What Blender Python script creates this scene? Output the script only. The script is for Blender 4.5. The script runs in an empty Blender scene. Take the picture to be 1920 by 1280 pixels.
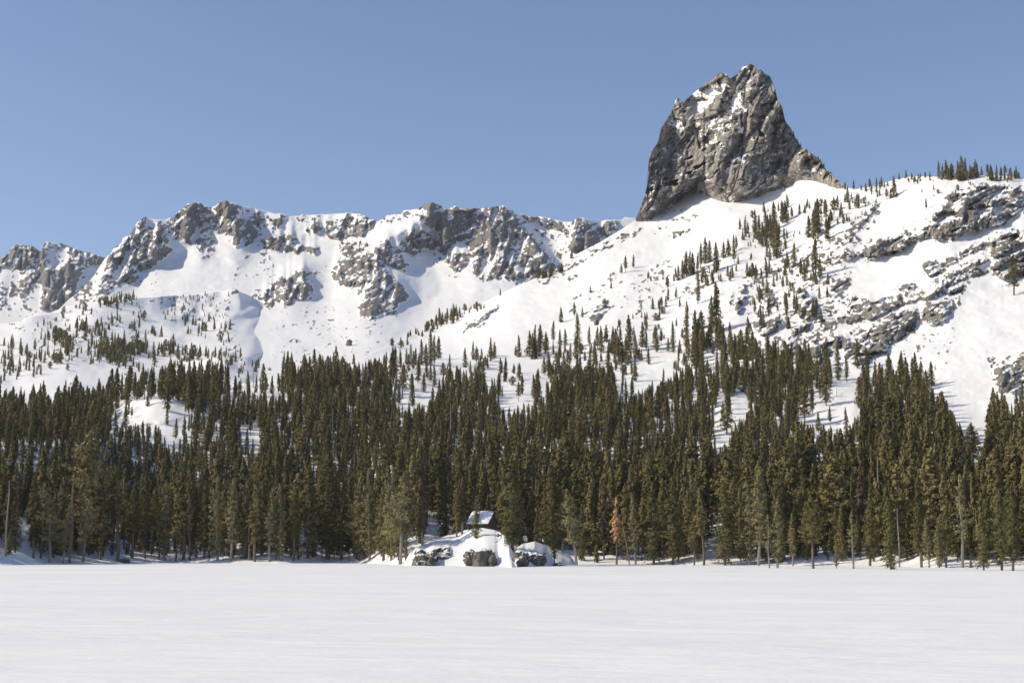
import bpy, math, random
import numpy as np
from mathutils import Vector
from mathutils.bvhtree import BVHTree

random.seed(7)
RS = np.random.RandomState(11)
scene = bpy.context.scene
COL = scene.collection

# ------------------------------------------------------------------ camera, sky, sun, exposure
F = 2667.0                      # focal length in photo pixels (1920 wide)
ZC = 4.0                        # eye height above the frozen lake
PITCH = math.atan((1025 - 640) / F)
cam_data = bpy.data.cameras.new('camera')
cam_data.sensor_width = 36.0
cam_data.lens = 50.0
cam_data.clip_start = 0.5
cam_data.clip_end = 20000
cam = bpy.data.objects.new('camera', cam_data)
COL.objects.link(cam)
cam.location = (0, 0, ZC)
cam.rotation_euler = (math.radians(90) + PITCH, 0, 0)
scene.camera = cam

SUN_ELEV = math.radians(37)
SUN_AZ = math.radians(-96)      # measured from +Y (view direction) clockwise; negative = left
sun_vec = Vector((math.sin(SUN_AZ) * math.cos(SUN_ELEV), math.cos(SUN_AZ) * math.cos(SUN_ELEV), math.sin(SUN_ELEV)))
world = bpy.data.worlds.new('World')
scene.world = world
world.use_nodes = True
wn = world.node_tree
bg = wn.nodes['Background']
sky = wn.nodes.new('ShaderNodeTexSky')
sky.sky_type = 'NISHITA'
sky.sun_disc = False
sky.sun_elevation = SUN_ELEV
sky.sun_rotation = SUN_AZ
sky.altitude = 1500
sky.air_density = 1.0
sky.dust_density = 2.0
sky.ozone_density = 2.0
tint = wn.nodes.new('ShaderNodeMix'); tint.data_type = 'RGBA'; tint.blend_type = 'MULTIPLY'
tint.inputs[0].default_value = 1.0; tint.inputs[7].default_value = (1.05, 1.0, 1.03, 1)
wn.links.new(sky.outputs[0], tint.inputs[6]); wn.links.new(tint.outputs[2], bg.inputs[0])
bg.inputs[1].default_value = 0.148
sl = bpy.data.lights.new('sun', 'SUN')
sl.energy = 4.5
sl.angle = math.radians(0.5)
sl.color = (1.0, 0.89, 0.67)
so = bpy.data.objects.new('sun', sl)
COL.objects.link(so)
so.rotation_euler = (-sun_vec).to_track_quat('-Z', 'Y').to_euler()
scene.view_settings.view_transform = 'Standard'
scene.view_settings.look = 'None'
scene.view_settings.gamma = 1
scene.view_settings.exposure = -0.05
scene.render.engine = 'CYCLES'
scene.cycles.use_denoising = True
scene.cycles.denoising_input_passes = 'RGB_ALBEDO_NORMAL'
scene.cycles.denoising_prefilter = 'ACCURATE'
scene.cycles.max_bounces = 6
scene.cycles.diffuse_bounces = 2
scene.cycles.transparent_max_bounces = 8
scene.cycles.volume_bounces = 0

# ------------------------------------------------------------------ pixel <-> world helpers
CP, SP = math.cos(PITCH), math.sin(PITCH)
def rays(x, y):
    """photo pixel -> direction scaled to horizontal length 1 (dx, dy, dz)"""
    u = (np.asarray(x, float) - 960) / F
    v = -(np.asarray(y, float) - 640) / F
    dy = CP - v * SP
    dz = SP + v * CP
    dx = u + 0 * v
    L = np.sqrt(dx * dx + dy * dy)
    return dx / L, dy / L, dz / L
def world_pt(x, y, r):
    dx, dy, dz = rays(x, y)
    return np.stack([dx * r, dy * r, ZC + dz * r], -1)
def project(p):
    p = np.asarray(p, float)
    dx, dy, dz = p[..., 0], p[..., 1], p[..., 2] - ZC
    f = dy * CP + dz * SP
    u = dz * CP - dy * SP
    return 960 + F * dx / f, 640 - F * u / f

# ------------------------------------------------------------------ noise
def _hash(ix, iy, seed):
    h = (ix.astype(np.int64) * 374761393 + iy.astype(np.int64) * 668265263 + seed * 1442695041) & 0xFFFFFFFF
    h = ((h ^ (h >> 13)) * 1274126177) & 0xFFFFFFFF
    h = ((h ^ (h >> 16)) * 2246822519) & 0xFFFFFFFF
    return ((h ^ (h >> 15)) & 0xFFFFFF) / float(0xFFFFFF)
def vnoise(x, y, seed=0):
    ix, iy = np.floor(x), np.floor(y)
    fx, fy = x - ix, y - iy
    ux, uy = fx * fx * fx * (fx * (fx * 6 - 15) + 10), fy * fy * fy * (fy * (fy * 6 - 15) + 10)
    a, b = _hash(ix, iy, seed), _hash(ix + 1, iy, seed)
    c, d = _hash(ix, iy + 1, seed), _hash(ix + 1, iy + 1, seed)
    return (a * (1 - ux) + b * ux) * (1 - uy) + (c * (1 - ux) + d * ux) * uy
def fbm(x, y, seed=0, octs=4, gain=0.5):
    s, a, t = 0, 1.0, 0
    for o in range(octs):
        s = s + a * vnoise(x, y, seed + o * 17); t += a
        x, y, a = x * 2.03 + 5.1, y * 2.03 + 3.7, a * gain
    return s / t
def facets(x, y, seed=0, tilt=1.0, curv=0.72, ring=(-1, 0, 1)):
    """upper envelope of tilted little planes: broken, faceted rock, unit cell size"""
    ix, iy = np.floor(x), np.floor(y)
    best = np.full(x.shape, -1e9); second = best.copy()
    for ox in ring:
        for oy in ring:
            cx, cy = ix + ox, iy + oy
            px = cx + 0.1 + 0.8 * _hash(cx, cy, seed)
            py = cy + 0.1 + 0.8 * _hash(cx, cy, seed + 1)
            gx = (_hash(cx, cy, seed + 2) - 0.5) * 2 * tilt
            gy = (_hash(cx, cy, seed + 3) - 0.5) * 2 * tilt
            h0 = _hash(cx, cy, seed + 4) * 0.6
            dx, dy = x - px, y - py
            v = h0 + gx * dx + gy * dy - curv * (dx * dx + dy * dy)
            second = np.maximum(second, np.minimum(best, v))
            best = np.maximum(best, v)
    return best - 0.55 - 0.22 * np.exp(-((best - second) / 0.045) ** 2)
def sstep(a, b, v):
    t = np.clip((v - a) / (b - a), 0, 1)
    return t * t * (3 - 2 * t)

# ------------------------------------------------------------------ photo-space rasters (rock cover, relief)
RX0, RX1, RY0, RY1 = -420, 2340, 80, 1100
RW, RH = RX1 - RX0, RY1 - RY0
GX, GY = np.meshgrid(np.arange(RX0, RX1) + 0.5, np.arange(RY0, RY1) + 0.5)
def fill_poly(poly):
    p = np.array(poly, float)
    x0, x1 = int(max(RX0, p[:, 0].min() - 1)), int(min(RX1, p[:, 0].max() + 2))
    y0, y1 = int(max(RY0, p[:, 1].min() - 1)), int(min(RY1, p[:, 1].max() + 2))
    gx, gy = GX[y0 - RY0:y1 - RY0, x0 - RX0:x1 - RX0], GY[y0 - RY0:y1 - RY0, x0 - RX0:x1 - RX0]
    ins = np.zeros(gx.shape, bool)
    n = len(p)
    for i in range(n):
        (ax, ay), (bx, by) = p[i], p[(i + 1) % n]
        if ay == by: continue
        c = ((ay > gy) != (by > gy)) & (gx < (bx - ax) * (gy - ay) / (by - ay) + ax)
        ins ^= c
    return (slice(y0 - RY0, y1 - RY0), slice(x0 - RX0, x1 - RX0)), ins
def blur(a, sx, sy):
    def one(a, s):                                  # along axis 0
        if s >= 2.5:                                # three running means
            w = int(round(s)); w = max(1, w)
            for _ in range(3):
                b = np.pad(a, ((w + 1, w), (0, 0)), mode='edge'); c = np.cumsum(b, 0)
                a = (c[2 * w + 1:] - c[:-2 * w - 1]) / (2 * w + 1)
            return a
        n = max(1, int(3 * s)); t = np.arange(-n, n + 1); w = np.exp(-t * t / (2 * s * s)); w /= w.sum()
        b = np.pad(a, ((n, n), (0, 0)), mode='edge'); o = np.zeros_like(a)
        for i, ww in enumerate(w): o += ww * b[i:i + a.shape[0]]
        return o
    if sy > 0: a = one(a, sy)
    if sx > 0: a = np.ascontiguousarray(one(np.ascontiguousarray(a.T), sx).T)
    return a
def sample(a, x, y):
    fx = np.clip(np.asarray(x) - RX0 - 0.5, 0, RW - 1.001); fy = np.clip(np.asarray(y) - RY0 - 0.5, 0, RH - 1.001)
    ix, iy = fx.astype(int), fy.astype(int); tx, ty = fx - ix, fy - iy
    return (a[iy, ix] * (1 - tx) + a[iy, ix + 1] * tx) * (1 - ty) + (a[iy + 1, ix] * (1 - tx) + a[iy + 1, ix + 1] * tx) * ty
def cover(polys):
    m = np.zeros((RH, RW))
    for c, poly in polys:
        sl_, ins = fill_poly(poly)
        sub = m[sl_]
        if c < 0: sub[ins] = 0
        else: sub[ins] = np.maximum(sub[ins], c)
    return m
_warp = []
def rough(m, amp=1.0, fringe=0.3, grow=0.0):
    """ragged outline for a traced cover map, thinning out into loose rocks around it"""
    if not _warp:
        for sd in (901, 911):
            _warp.append((fbm(GX / 17, GY / 17, sd, 3) - 0.5) * 11 + (vnoise(GX / 4.2, GY / 4.2, sd + 2) - 0.5) * 3.5)
    m = np.maximum(m, 0.85 * grow * sstep(0.22, 0.5, blur(np.where(m > 0.7, m, 0), 2.6, 2.6)))
    if fringe: m = np.maximum(m, fringe * sstep(0.05, 0.6, blur(m, 8, 6)))
    return sample(m, GX + _warp[0] * amp, GY + _warp[1] * amp)
_gaps = {}
def ledges(m, along, across, slope, seed, thr=0.56, amount=0.9):
    """snow-holding ledges crossing a rock face, rising to the right"""
    g = fbm((GX - slope * GY) / along, (GY + slope * GX) / across, seed, 3, 0.55)
    return m * (1 - amount * sstep(thr, thr + 0.07, g))
def chutes(m, width, length, lean, seed, thr=0.62, amount=0.85):
    """narrow snow-filled gullies running down a face"""
    g = fbm((GX + lean * GY) / width, GY / length, seed, 3, 0.55)
    return m * (1 - amount * sstep(thr, thr + 0.06, g))
def line_field(pts, width):
    """tent-shaped falloff around a polyline"""
    p = np.array(pts, float)
    x0, x1 = int(max(RX0, p[:, 0].min() - width - 2)) - RX0, int(min(RX1, p[:, 0].max() + width + 2)) - RX0
    y0, y1 = int(max(RY0, p[:, 1].min() - width - 2)) - RY0, int(min(RY1, p[:, 1].max() + width + 2)) - RY0
    gx, gy = GX[y0:y1, x0:x1], GY[y0:y1, x0:x1]
    d = np.full(gx.shape, 1e9)
    for (ax, ay), (bx, by) in zip(pts[:-1], pts[1:]):
        vx, vy = bx - ax, by - ay
        t = np.clip(((gx - ax) * vx + (gy - ay) * vy) / (vx * vx + vy * vy), 0, 1)
        d = np.minimum(d, np.hypot(gx - ax - t * vx, gy - ay - t * vy))
    out = np.zeros((RH, RW)); out[y0:y1, x0:x1] = np.clip(1 - d / width, 0, 1)
    return out
def depth_table(tab):
    """tab: {x: [(y, r), ...]} from near (low) to far (high) -> raster of distances"""
    xs = sorted(tab); ys = np.arange(RY0, RY1) + 0.5
    cols = []
    for x in xs:
        t = sorted(tab[x]); yy = [a for a, b in t]; rr = [b for a, b in t]
        g0 = (rr[1] - rr[0]) / (yy[1] - yy[0])
        r = np.interp(ys, yy, rr)
        r = np.where(ys < yy[0], rr[0] + g0 * (ys - yy[0]), r)
        g1 = (rr[-1] - rr[-2]) / (yy[-1] - yy[-2])
        r = np.where(ys > yy[-1], rr[-1] + g1 * (ys - yy[-1]), r)
        cols.append(r)
    cols = np.array(cols)
    gx = np.arange(RX0, RX1) + 0.5
    k = np.clip(np.searchsorted(xs, gx) - 1, 0, len(xs) - 2)
    xa = np.array(xs, float)
    t = np.clip((gx - xa[k]) / (xa[k + 1] - xa[k]), 0, 1); t = t * t * (3 - 2 * t)
    return (cols[k] * (1 - t[:, None]) + cols[k + 1] * t[:, None]).T
def cliff_relief(base, R, steep, cap, lam):
    """rock stands steeper than the snow slope it breaks: integrate upwards, let go above the edge (in pixel units)"""
    G = -np.gradient(base, axis=0) * F / base
    D = np.zeros_like(base); acc = np.zeros(base.shape[1])
    for i in range(base.shape[0] - 1, -1, -1):
        acc = acc + R[i] * np.clip(G[i] - steep, 0, 6) * (1 - acc / cap)
        acc = acc * (1 - (1 - R[i]) / lam)
        D[i] = acc
    return D

# ------------------------------------------------------------------ materials
def new_mat(name):
    m = bpy.data.materials.new(name); m.use_nodes = True
    nt = m.node_tree; return m, nt, nt.nodes['Principled BSDF']
def nd(nt, t, **kw):
    n = nt.nodes.new(t)
    for k, v in kw.items(): setattr(n, k, v)
    return n
def noise_node(nt, vec, scale, detail=6, rough=0.6, dist=0.0):
    n = nd(nt, 'ShaderNodeTexNoise'); n.inputs['Scale'].default_value = scale
    n.inputs['Detail'].default_value = detail; n.inputs['Roughness'].default_value = rough
    n.inputs['Distortion'].default_value = dist
    nt.links.new(vec, n.inputs['Vector']); return n
def ramp_node(nt, fac, stops):
    r = nd(nt, 'ShaderNodeValToRGB'); e = r.color_ramp.elements
    while len(e) < len(stops): e.new(0.5)
    for k, (p, c) in enumerate(stops): e[k].position = p; e[k].color = (*c, 1)
    nt.links.new(fac, r.inputs[0]); return r
def mapping(nt, scale=(1, 1, 1), rot=(0, 0, 0)):
    tc = nd(nt, 'ShaderNodeTexCoord'); mp = nd(nt, 'ShaderNodeMapping')
    mp.inputs['Scale'].default_value = scale; mp.inputs['Rotation'].default_value = rot
    nt.links.new(tc.outputs['Object'], mp.inputs['Vector']); return mp.outputs[0]
def math_node(nt, op, a, b):
    n = nd(nt, 'ShaderNodeMath', operation=op)
    for k, v in enumerate((a, b)):
        if hasattr(v, 'is_linked'): nt.links.new(v, n.inputs[k])
        else: n.inputs[k].default_value = v
    return n.outputs[0]
def mix_rgb(nt, fac, a, b, mode='MIX'):
    n = nd(nt, 'ShaderNodeMix', data_type='RGBA', blend_type=mode)
    for s, v in ((n.inputs[0], fac), (n.inputs[6], a), (n.inputs[7], b)):
        if hasattr(v, 'is_linked'): nt.links.new(v, s)
        elif isinstance(v, (int, float)): s.default_value = v
        else: s.default_value = (*v, 1)
    return n.outputs[2]
SNOW = (0.83, 0.83, 0.835)
def rock_snow_material(name, scale, tint, pale, dark, edge=0.12, bump=1.0):
    """snow where the 'rock' attribute is low, jointed granite where it is high; scale = metres of the main rock grain"""
    m, nt, bs = new_mat(name)
    at = nd(nt, 'ShaderNodeAttribute', attribute_name='rock')
    v = mapping(nt)
    vs = mapping(nt, (1, 1, 0.2))
    fine = noise_node(nt, v, 1.0 / (scale * 0.5), 4, 0.65)
    f = math_node(nt, 'ADD', at.outputs['Fac'], math_node(nt, 'MULTIPLY', math_node(nt, 'SUBTRACT', fine.outputs['Fac'], 0.5), 0.34))
    mr = nd(nt, 'ShaderNodeMapRange', interpolation_type='SMOOTHSTEP')
    nt.links.new(f, mr.inputs[0]); mr.inputs[1].default_value = 0.5 - edge; mr.inputs[2].default_value = 0.5 + edge
    big = noise_node(nt, v, 1.0 / (scale * 14), 3, 0.5, 0.4)
    mid = noise_node(nt, vs, 1.0 / (scale * 2.2), 6, 0.7, 0.6)
    c1 = ramp_node(nt, big.outputs['Fac'], [(0.36, tint), (0.52, pale), (0.64, tuple(0.5 * (a + b) for a, b in zip(tint, pale)))])
    c2 = ramp_node(nt, mid.outputs['Fac'], [(0.36, dark), (0.49, (0.72, 0.72, 0.72)), (0.64, (1.08, 1.06, 1.02))])
    rock = mix_rgb(nt, 1.0, c1.outputs[0], c2.outputs[0], 'MULTIPLY')
    sn = noise_node(nt, v, 1.0 / (scale * 6), 3, 0.5)
    snow = ramp_node(nt, sn.outputs['Fac'], [(0.3, tuple(0.965 * a for a in SNOW)), (0.7, SNOW)])
    nt.links.new(mix_rgb(nt, mr.outputs[0], snow.outputs[0], rock), bs.inputs['Base Color'])
    bs.inputs['Roughness'].default_value = 0.8
    bs.inputs['Specular IOR Level'].default_value = 0.2
    bmp = nd(nt, 'ShaderNodeBump'); bmp.inputs['Distance'].default_value = scale * 1.8
    nt.links.new(math_node(nt, 'MULTIPLY', mr.outputs[0], 0.8 * bump), bmp.inputs['Strength'])
    nt.links.new(mid.outputs['Fac'], bmp.inputs['Height'])
    nt.links.new(bmp.outputs[0], bs.inputs['Normal'])
    return m
MAT_FAR = rock_snow_material('far_ridge_rock_and_snow', 2.2, (0.22, 0.20, 0.19), (0.31, 0.28, 0.26), (0.38, 0.38, 0.40))
MAT_CRAG = rock_snow_material('crag_rock_and_snow', 1.0, (0.24, 0.212, 0.185), (0.43, 0.40, 0.365), (0.20, 0.20, 0.215))
MAT_HILL = rock_snow_material('hill_rock_and_snow', 0.8, (0.18, 0.166, 0.146), (0.345, 0.325, 0.292), (0.30, 0.30, 0.305))
MAT_SHORE = rock_snow_material('shore_rock_and_snow', 0.12, (0.10, 0.095, 0.075), (0.19, 0.175, 0.145), (0.3, 0.31, 0.27))

# ------------------------------------------------------------------ sheet builder
def mesh_from_grid(name, P, attr=None, smooth=True):
    nr, nc = P.shape[:2]
    me = bpy.data.meshes.new(name)
    idx = np.arange(nr * nc).reshape(nr, nc)
    q = np.stack([idx[:-1, :-1], idx[:-1, 1:], idx[1:, 1:], idx[1:, :-1]], -1).reshape(-1, 4)
    me.vertices.add(nr * nc); me.vertices.foreach_set('co', P.reshape(-1).astype(np.float32))
    me.loops.add(q.size); me.loops.foreach_set('vertex_index', q.reshape(-1).astype(np.int32))
    me.polygons.add(len(q)); me.polygons.foreach_set('loop_start', np.arange(0, q.size, 4, dtype=np.int32))
    me.polygons.foreach_set('use_smooth', np.full(len(q), smooth))
    me.update(calc_edges=True)
    if attr is not None:
        a = me.attributes.new('rock', 'FLOAT', 'POINT'); a.data.foreach_set('value', attr.reshape(-1).astype(np.float32))
    return me
def grid_normals(P):
    du = np.gradient(P, axis=1); dv = np.gradient(P, axis=0)
    n = np.cross(du, dv); L = np.linalg.norm(n, axis=-1, keepdims=True); n = n / np.maximum(L, 1e-9)
    return n * np.sign(np.where(n[..., 2:3] == 0, 1, n[..., 2:3]))
def add_obj(name, me, mat, kind=None, label=None, parent=None):
    o = bpy.data.objects.new(name, me); COL.objects.link(o)
    if mat: me.materials.clear(); me.materials.append(mat)
    if kind: o['kind'] = kind
    if label: o['label'] = label
    if parent: o.parent = parent
    return o
BVHS = []
def poly_line(pts):
    p = np.array(pts, float); return lambda x: np.interp(x, p[:, 0], p[:, 1])
def sheet(name, xs, crest, bottom, ts, depth, R, mat, detail, back=(12, 30.0, 0.6), jag=1.2, ledge=0.55, seed=0, label=None, speck=0.5, nz0=0.5, bare_top=0.0):
    xs = np.asarray(xs, float)
    yc = crest(xs); yb = bottom(xs)
    Rc = sample(R, xs, yc + 3)
    yc = yc + (fbm(xs / 9.0, xs * 0 + seed, seed, 4, 0.6) - 0.5) * 2 * jag * (0.25 + 2.2 * Rc)
    y = yb[None, :] + (yc - yb)[None, :] * np.asarray(ts)[:, None]
    x = np.broadcast_to(xs[None, :], y.shape)
    r = sample(depth, x, y); Rv = sample(R, x, y)
    n1 = fbm((x - 0.5 * y) / 20.0, (y + 0.5 * x) / 6.0, seed + 5, 4, 0.6)
    n2 = fbm(x / 5.5, y / 4.0, seed + 9, 3, 0.6)
    firm = sstep(0.5, 0.85, Rv)
    mixn = (0.35 + 0.35 * firm) * n1 + (0.65 - 0.35 * firm) * n2
    thr = np.clip((0.90 - Rv) / 0.90, -0.15, 1)         # cover fraction -> noise threshold
    v = 0.5 + (sstep(0.27, 0.73, mixn) - thr) * 2.2
    v = np.where(Rv < 0.02, 0, v)
    r = r - (r / F) * (detail(x, y, Rv) + (1 - firm) * 5.0 * sstep(0.3, 0.9, v))
    P = world_pt(x, y, r)
    nz = grid_normals(P)[..., 2]
    v = v - ledge * sstep(nz0, nz0 + 0.3, nz) * firm * 1.6
    if bare_top: v = v + 1.2 * sstep(bare_top, bare_top * 0.3, y - yc[None, :]) * sstep(0.5, 0.8, Rv)
    v = np.clip(v, 0, 1)
    nb, step, drop = back
    if nb:
        dx, dy, dz = rays(xs, yc)
        rc = r[-1]; gap = np.maximum(0, r.max(0) - rc) + 1.0
        gap = np.maximum(gap, blur(gap[None], 3, 0)[0])
        rows = []
        for k in range(0, nb + 1):
            d = gap + step * k
            rows.append(np.stack([dx * (rc + d), dy * (rc + d), ZC + dz * (rc + gap) - 0.002 * (rc + gap) - drop * step * k * (0.4 + 0.6 * min(1, k / 4))], -1))
        P = np.concatenate([P, np.array(rows)], 0)
        v = np.concatenate([v, np.repeat(v[-1:], nb + 1, 0) * 0.5], 0)
    me = mesh_from_grid(name, P, v)
    o = add_obj(name, me, mat, 'structure', label)
    # coarse copy for placing trees by ray
    s = 2
    Pc = P[::s, ::s]; nr, nc = Pc.shape[:2]; idx = np.arange(nr * nc).reshape(nr, nc)
    q = np.stack([idx[:-1, :-1], idx[:-1, 1:], idx[1:, 1:], idx[1:, :-1]], -1).reshape(-1, 4)
    BVHS.append((name, BVHTree.FromPolygons([tuple(a) for a in Pc.reshape(-1, 3)], [tuple(int(i) for i in a) for a in q])))
    return o
def hit_pixel(x, y, only=None, skip=()):
    dx, dy, dz = rays(x, y)
    d = Vector((float(dx), float(dy), float(dz))); best = None
    for nm, b in BVHS:
        if (only and nm not in only) or nm in skip: continue
        h = b.ray_cast(Vector((0, 0, ZC)), d.normalized())
        if h[0] is not None and (best is None or h[3] < best[1]): best = (h[0], h[3], nm)
    return best
def drop_to(name, px, py):
    for nm, b in BVHS:
        if nm == name:
            h = b.ray_cast(Vector((px, py, 2000)), Vector((0, 0, -1)))
            return None if h[0] is None else h[0].z
    return None

def rock_detail(seed, big, mid, small, amp, und, aniso=(1.0, 0.55), diag=0.3, joint=1.0):
    """faceted relief in pixel units, strong in rock, soft undulation in snow"""
    def f(x, y, R):
        xx = x + diag * y
        wx = (fbm(x / (big * 1.3), y / (big * 1.3), seed + 71, 2) - 0.5) * big * 0.35
        k = sstep(0.3, 0.8, R)
        a = facets((xx + wx) / big * aniso[0], y / big * aniso[1], seed, 1.25, 0.42, (-2, -1, 0, 1, 2)) * big * 1.0
        b = facets((xx + wx * 0.5) / mid * aniso[0], y / mid * aniso[1] * 1.1, seed + 20, 1.3) * mid * 1.25
        c = facets(x / small, y / small, seed + 40, 1.3) * small * 1.1
        xw = xx + wx * 1.6
        j = (1 - np.abs(2 * vnoise(xw / (mid * 0.9), y / (big * 2.4), seed + 81) - 1)) * mid * 0.75 + (1 - np.abs(2 * vnoise(xw / (big * 0.8), y / (big * 3.0), seed + 83) - 1)) * big * 0.5
        s = (fbm(x / 60.0, y / 30.0, seed + 60, 4) - 0.5) * und
        return ((a + b + c) * 0.85 + joint * (j - mid * 0.4 - big * 0.25)) * amp * k + s
    return f

# ------------------------------------------------------------------ far peak at the left, main crest, wooded knolls
FAR = (-420, 2340)
A_crest = poly_line([(-420, 560), (-200, 500), (-120, 512), (-40, 492), (0, 485.6), (12, 477.5), (26, 460.6), (31, 458), (50, 461), (57, 459), (64, 463), (76, 472), (78, 469), (80, 460), (86, 453.5), (112, 456), (129, 461), (139, 467), (175, 475), (197, 483), (240, 500), (300, 540)])
A_polys = [(.75, [(0, 487), (26, 459), (50, 459), (57, 457), (76, 470), (72, 490), (55, 505), (40, 520), (30, 500), (20, 492), (0, 502)]),
    (.7, [(48, 495), (60, 480), (75, 490), (80, 520), (62, 530), (50, 560), (38, 530)]),
    (.93, [(80, 505), (92, 507), (105, 508), (120, 505), (130, 490), (128, 466), (139, 465), (142, 500), (142, 560), (135, 580), (78, 582), (80, 545)]),
    (.6, [(79, 452), (100, 450), (130, 458), (128, 472), (100, 466), (82, 468)]), (.18, [(82, 466), (128, 472), (126, 500), (84, 505)]),
    (.85, [(76, 470), (82, 466), (84, 505), (80, 510)]),
    (.8, [(140, 466), (175, 473), (197, 482), (188, 497), (170, 491), (165, 500), (150, 500), (142, 500)]), (.85, [(142, 500), (151, 500), (150, 522), (143, 530)]),
    (.15, [(143, 530), (180, 500), (190, 520), (150, 560)]), (.55, [(0, 528), (20, 528), (50, 545), (45, 562), (30, 552), (10, 560), (20, 585), (0, 582)]),
    (.45, [(35, 520), (62, 540), (52, 560), (60, 580), (45, 575)]), (.12, [(0, 500), (80, 510), (80, 590), (0, 600)]), (.4, [(-400, 560), (-200, 500), (-40, 490), (0, 490), (0, 580), (-400, 640)])]
A_R = blur(chutes(rough(cover(A_polys), 0.9, 0.3, 1.0), 7, 40, 0.1, 651, 0.64, 0.8), 1.2, 1.2)
A_depth = depth_table({-420: [(620, 2500), (540, 2750), (450, 2950)], 300: [(620, 2500), (540, 2750), (450, 2950)]})
A_C = cliff_relief(A_depth, sstep(.45, .9, A_R), 0.5, 70, 10) * 0.8; A_D = 0 * A_C
for pts, w, a in [([(86, 453), (84, 580)], 40, 26), ([(57, 459), (45, 560)], 30, 20), ([(30, 458), (5, 540)], 30, 15), ([(197, 483), (150, 560)], 25, -15)]:
    A_D += line_field(pts, w) * a
A_depth = A_depth - A_depth / F * (blur(A_C, 2, 1) + blur(A_D, 4, 4))
sheet('mountain_peak', np.arange(-420, 300, 1.7), A_crest, poly_line([(-420, 640), (300, 640)]), np.linspace(0, 1, 110), A_depth, A_R, MAT_FAR,
      rock_detail(301, 18, 8, 3.5, 0.95, 8, (1.0, 0.45)), (10, 60, 0.5), 1.0, 0.4, 31, 'distant rocky peak with snow ledges at far left, bluish with haze')

B_crest = poly_line([(100, 590), (130, 560), (150, 545), (175, 518), (196, 486), (202.5, 479), (216, 464), (226, 455), (231, 445), (247, 437), (255, 421), (260, 414), (271, 407.5), (286, 411), (309, 412.5), (324, 406), (335, 397), (351, 382), (359, 380), (375, 382), (390, 390), (406, 386), (410, 379), (425, 376), (431, 380), (467, 389), (502, 396), (514, 400), (535, 402), (542, 406), (560, 404), (597, 402), (630, 400.5), (655, 399), (677, 401), (692, 408), (709, 415), (719, 409), (727, 402.5), (752, 402), (757, 394), (785, 391), (797, 382), (807, 379), (820, 382), (840, 393), (846, 388), (855, 386), (869, 393), (885, 390), (907, 391), (922, 390), (932, 387), (944, 386), (948, 391), (960, 395), (970, 401), (995, 405), (1025, 408), (1045, 412), (1060, 416), (1075, 415), (1080, 410), (1092, 409), (1107, 412.5), (1119, 416), (1135, 413), (1166, 412), (1172, 407), (1191, 409), (1240, 412), (1300, 420), (1400, 430)])
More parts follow.
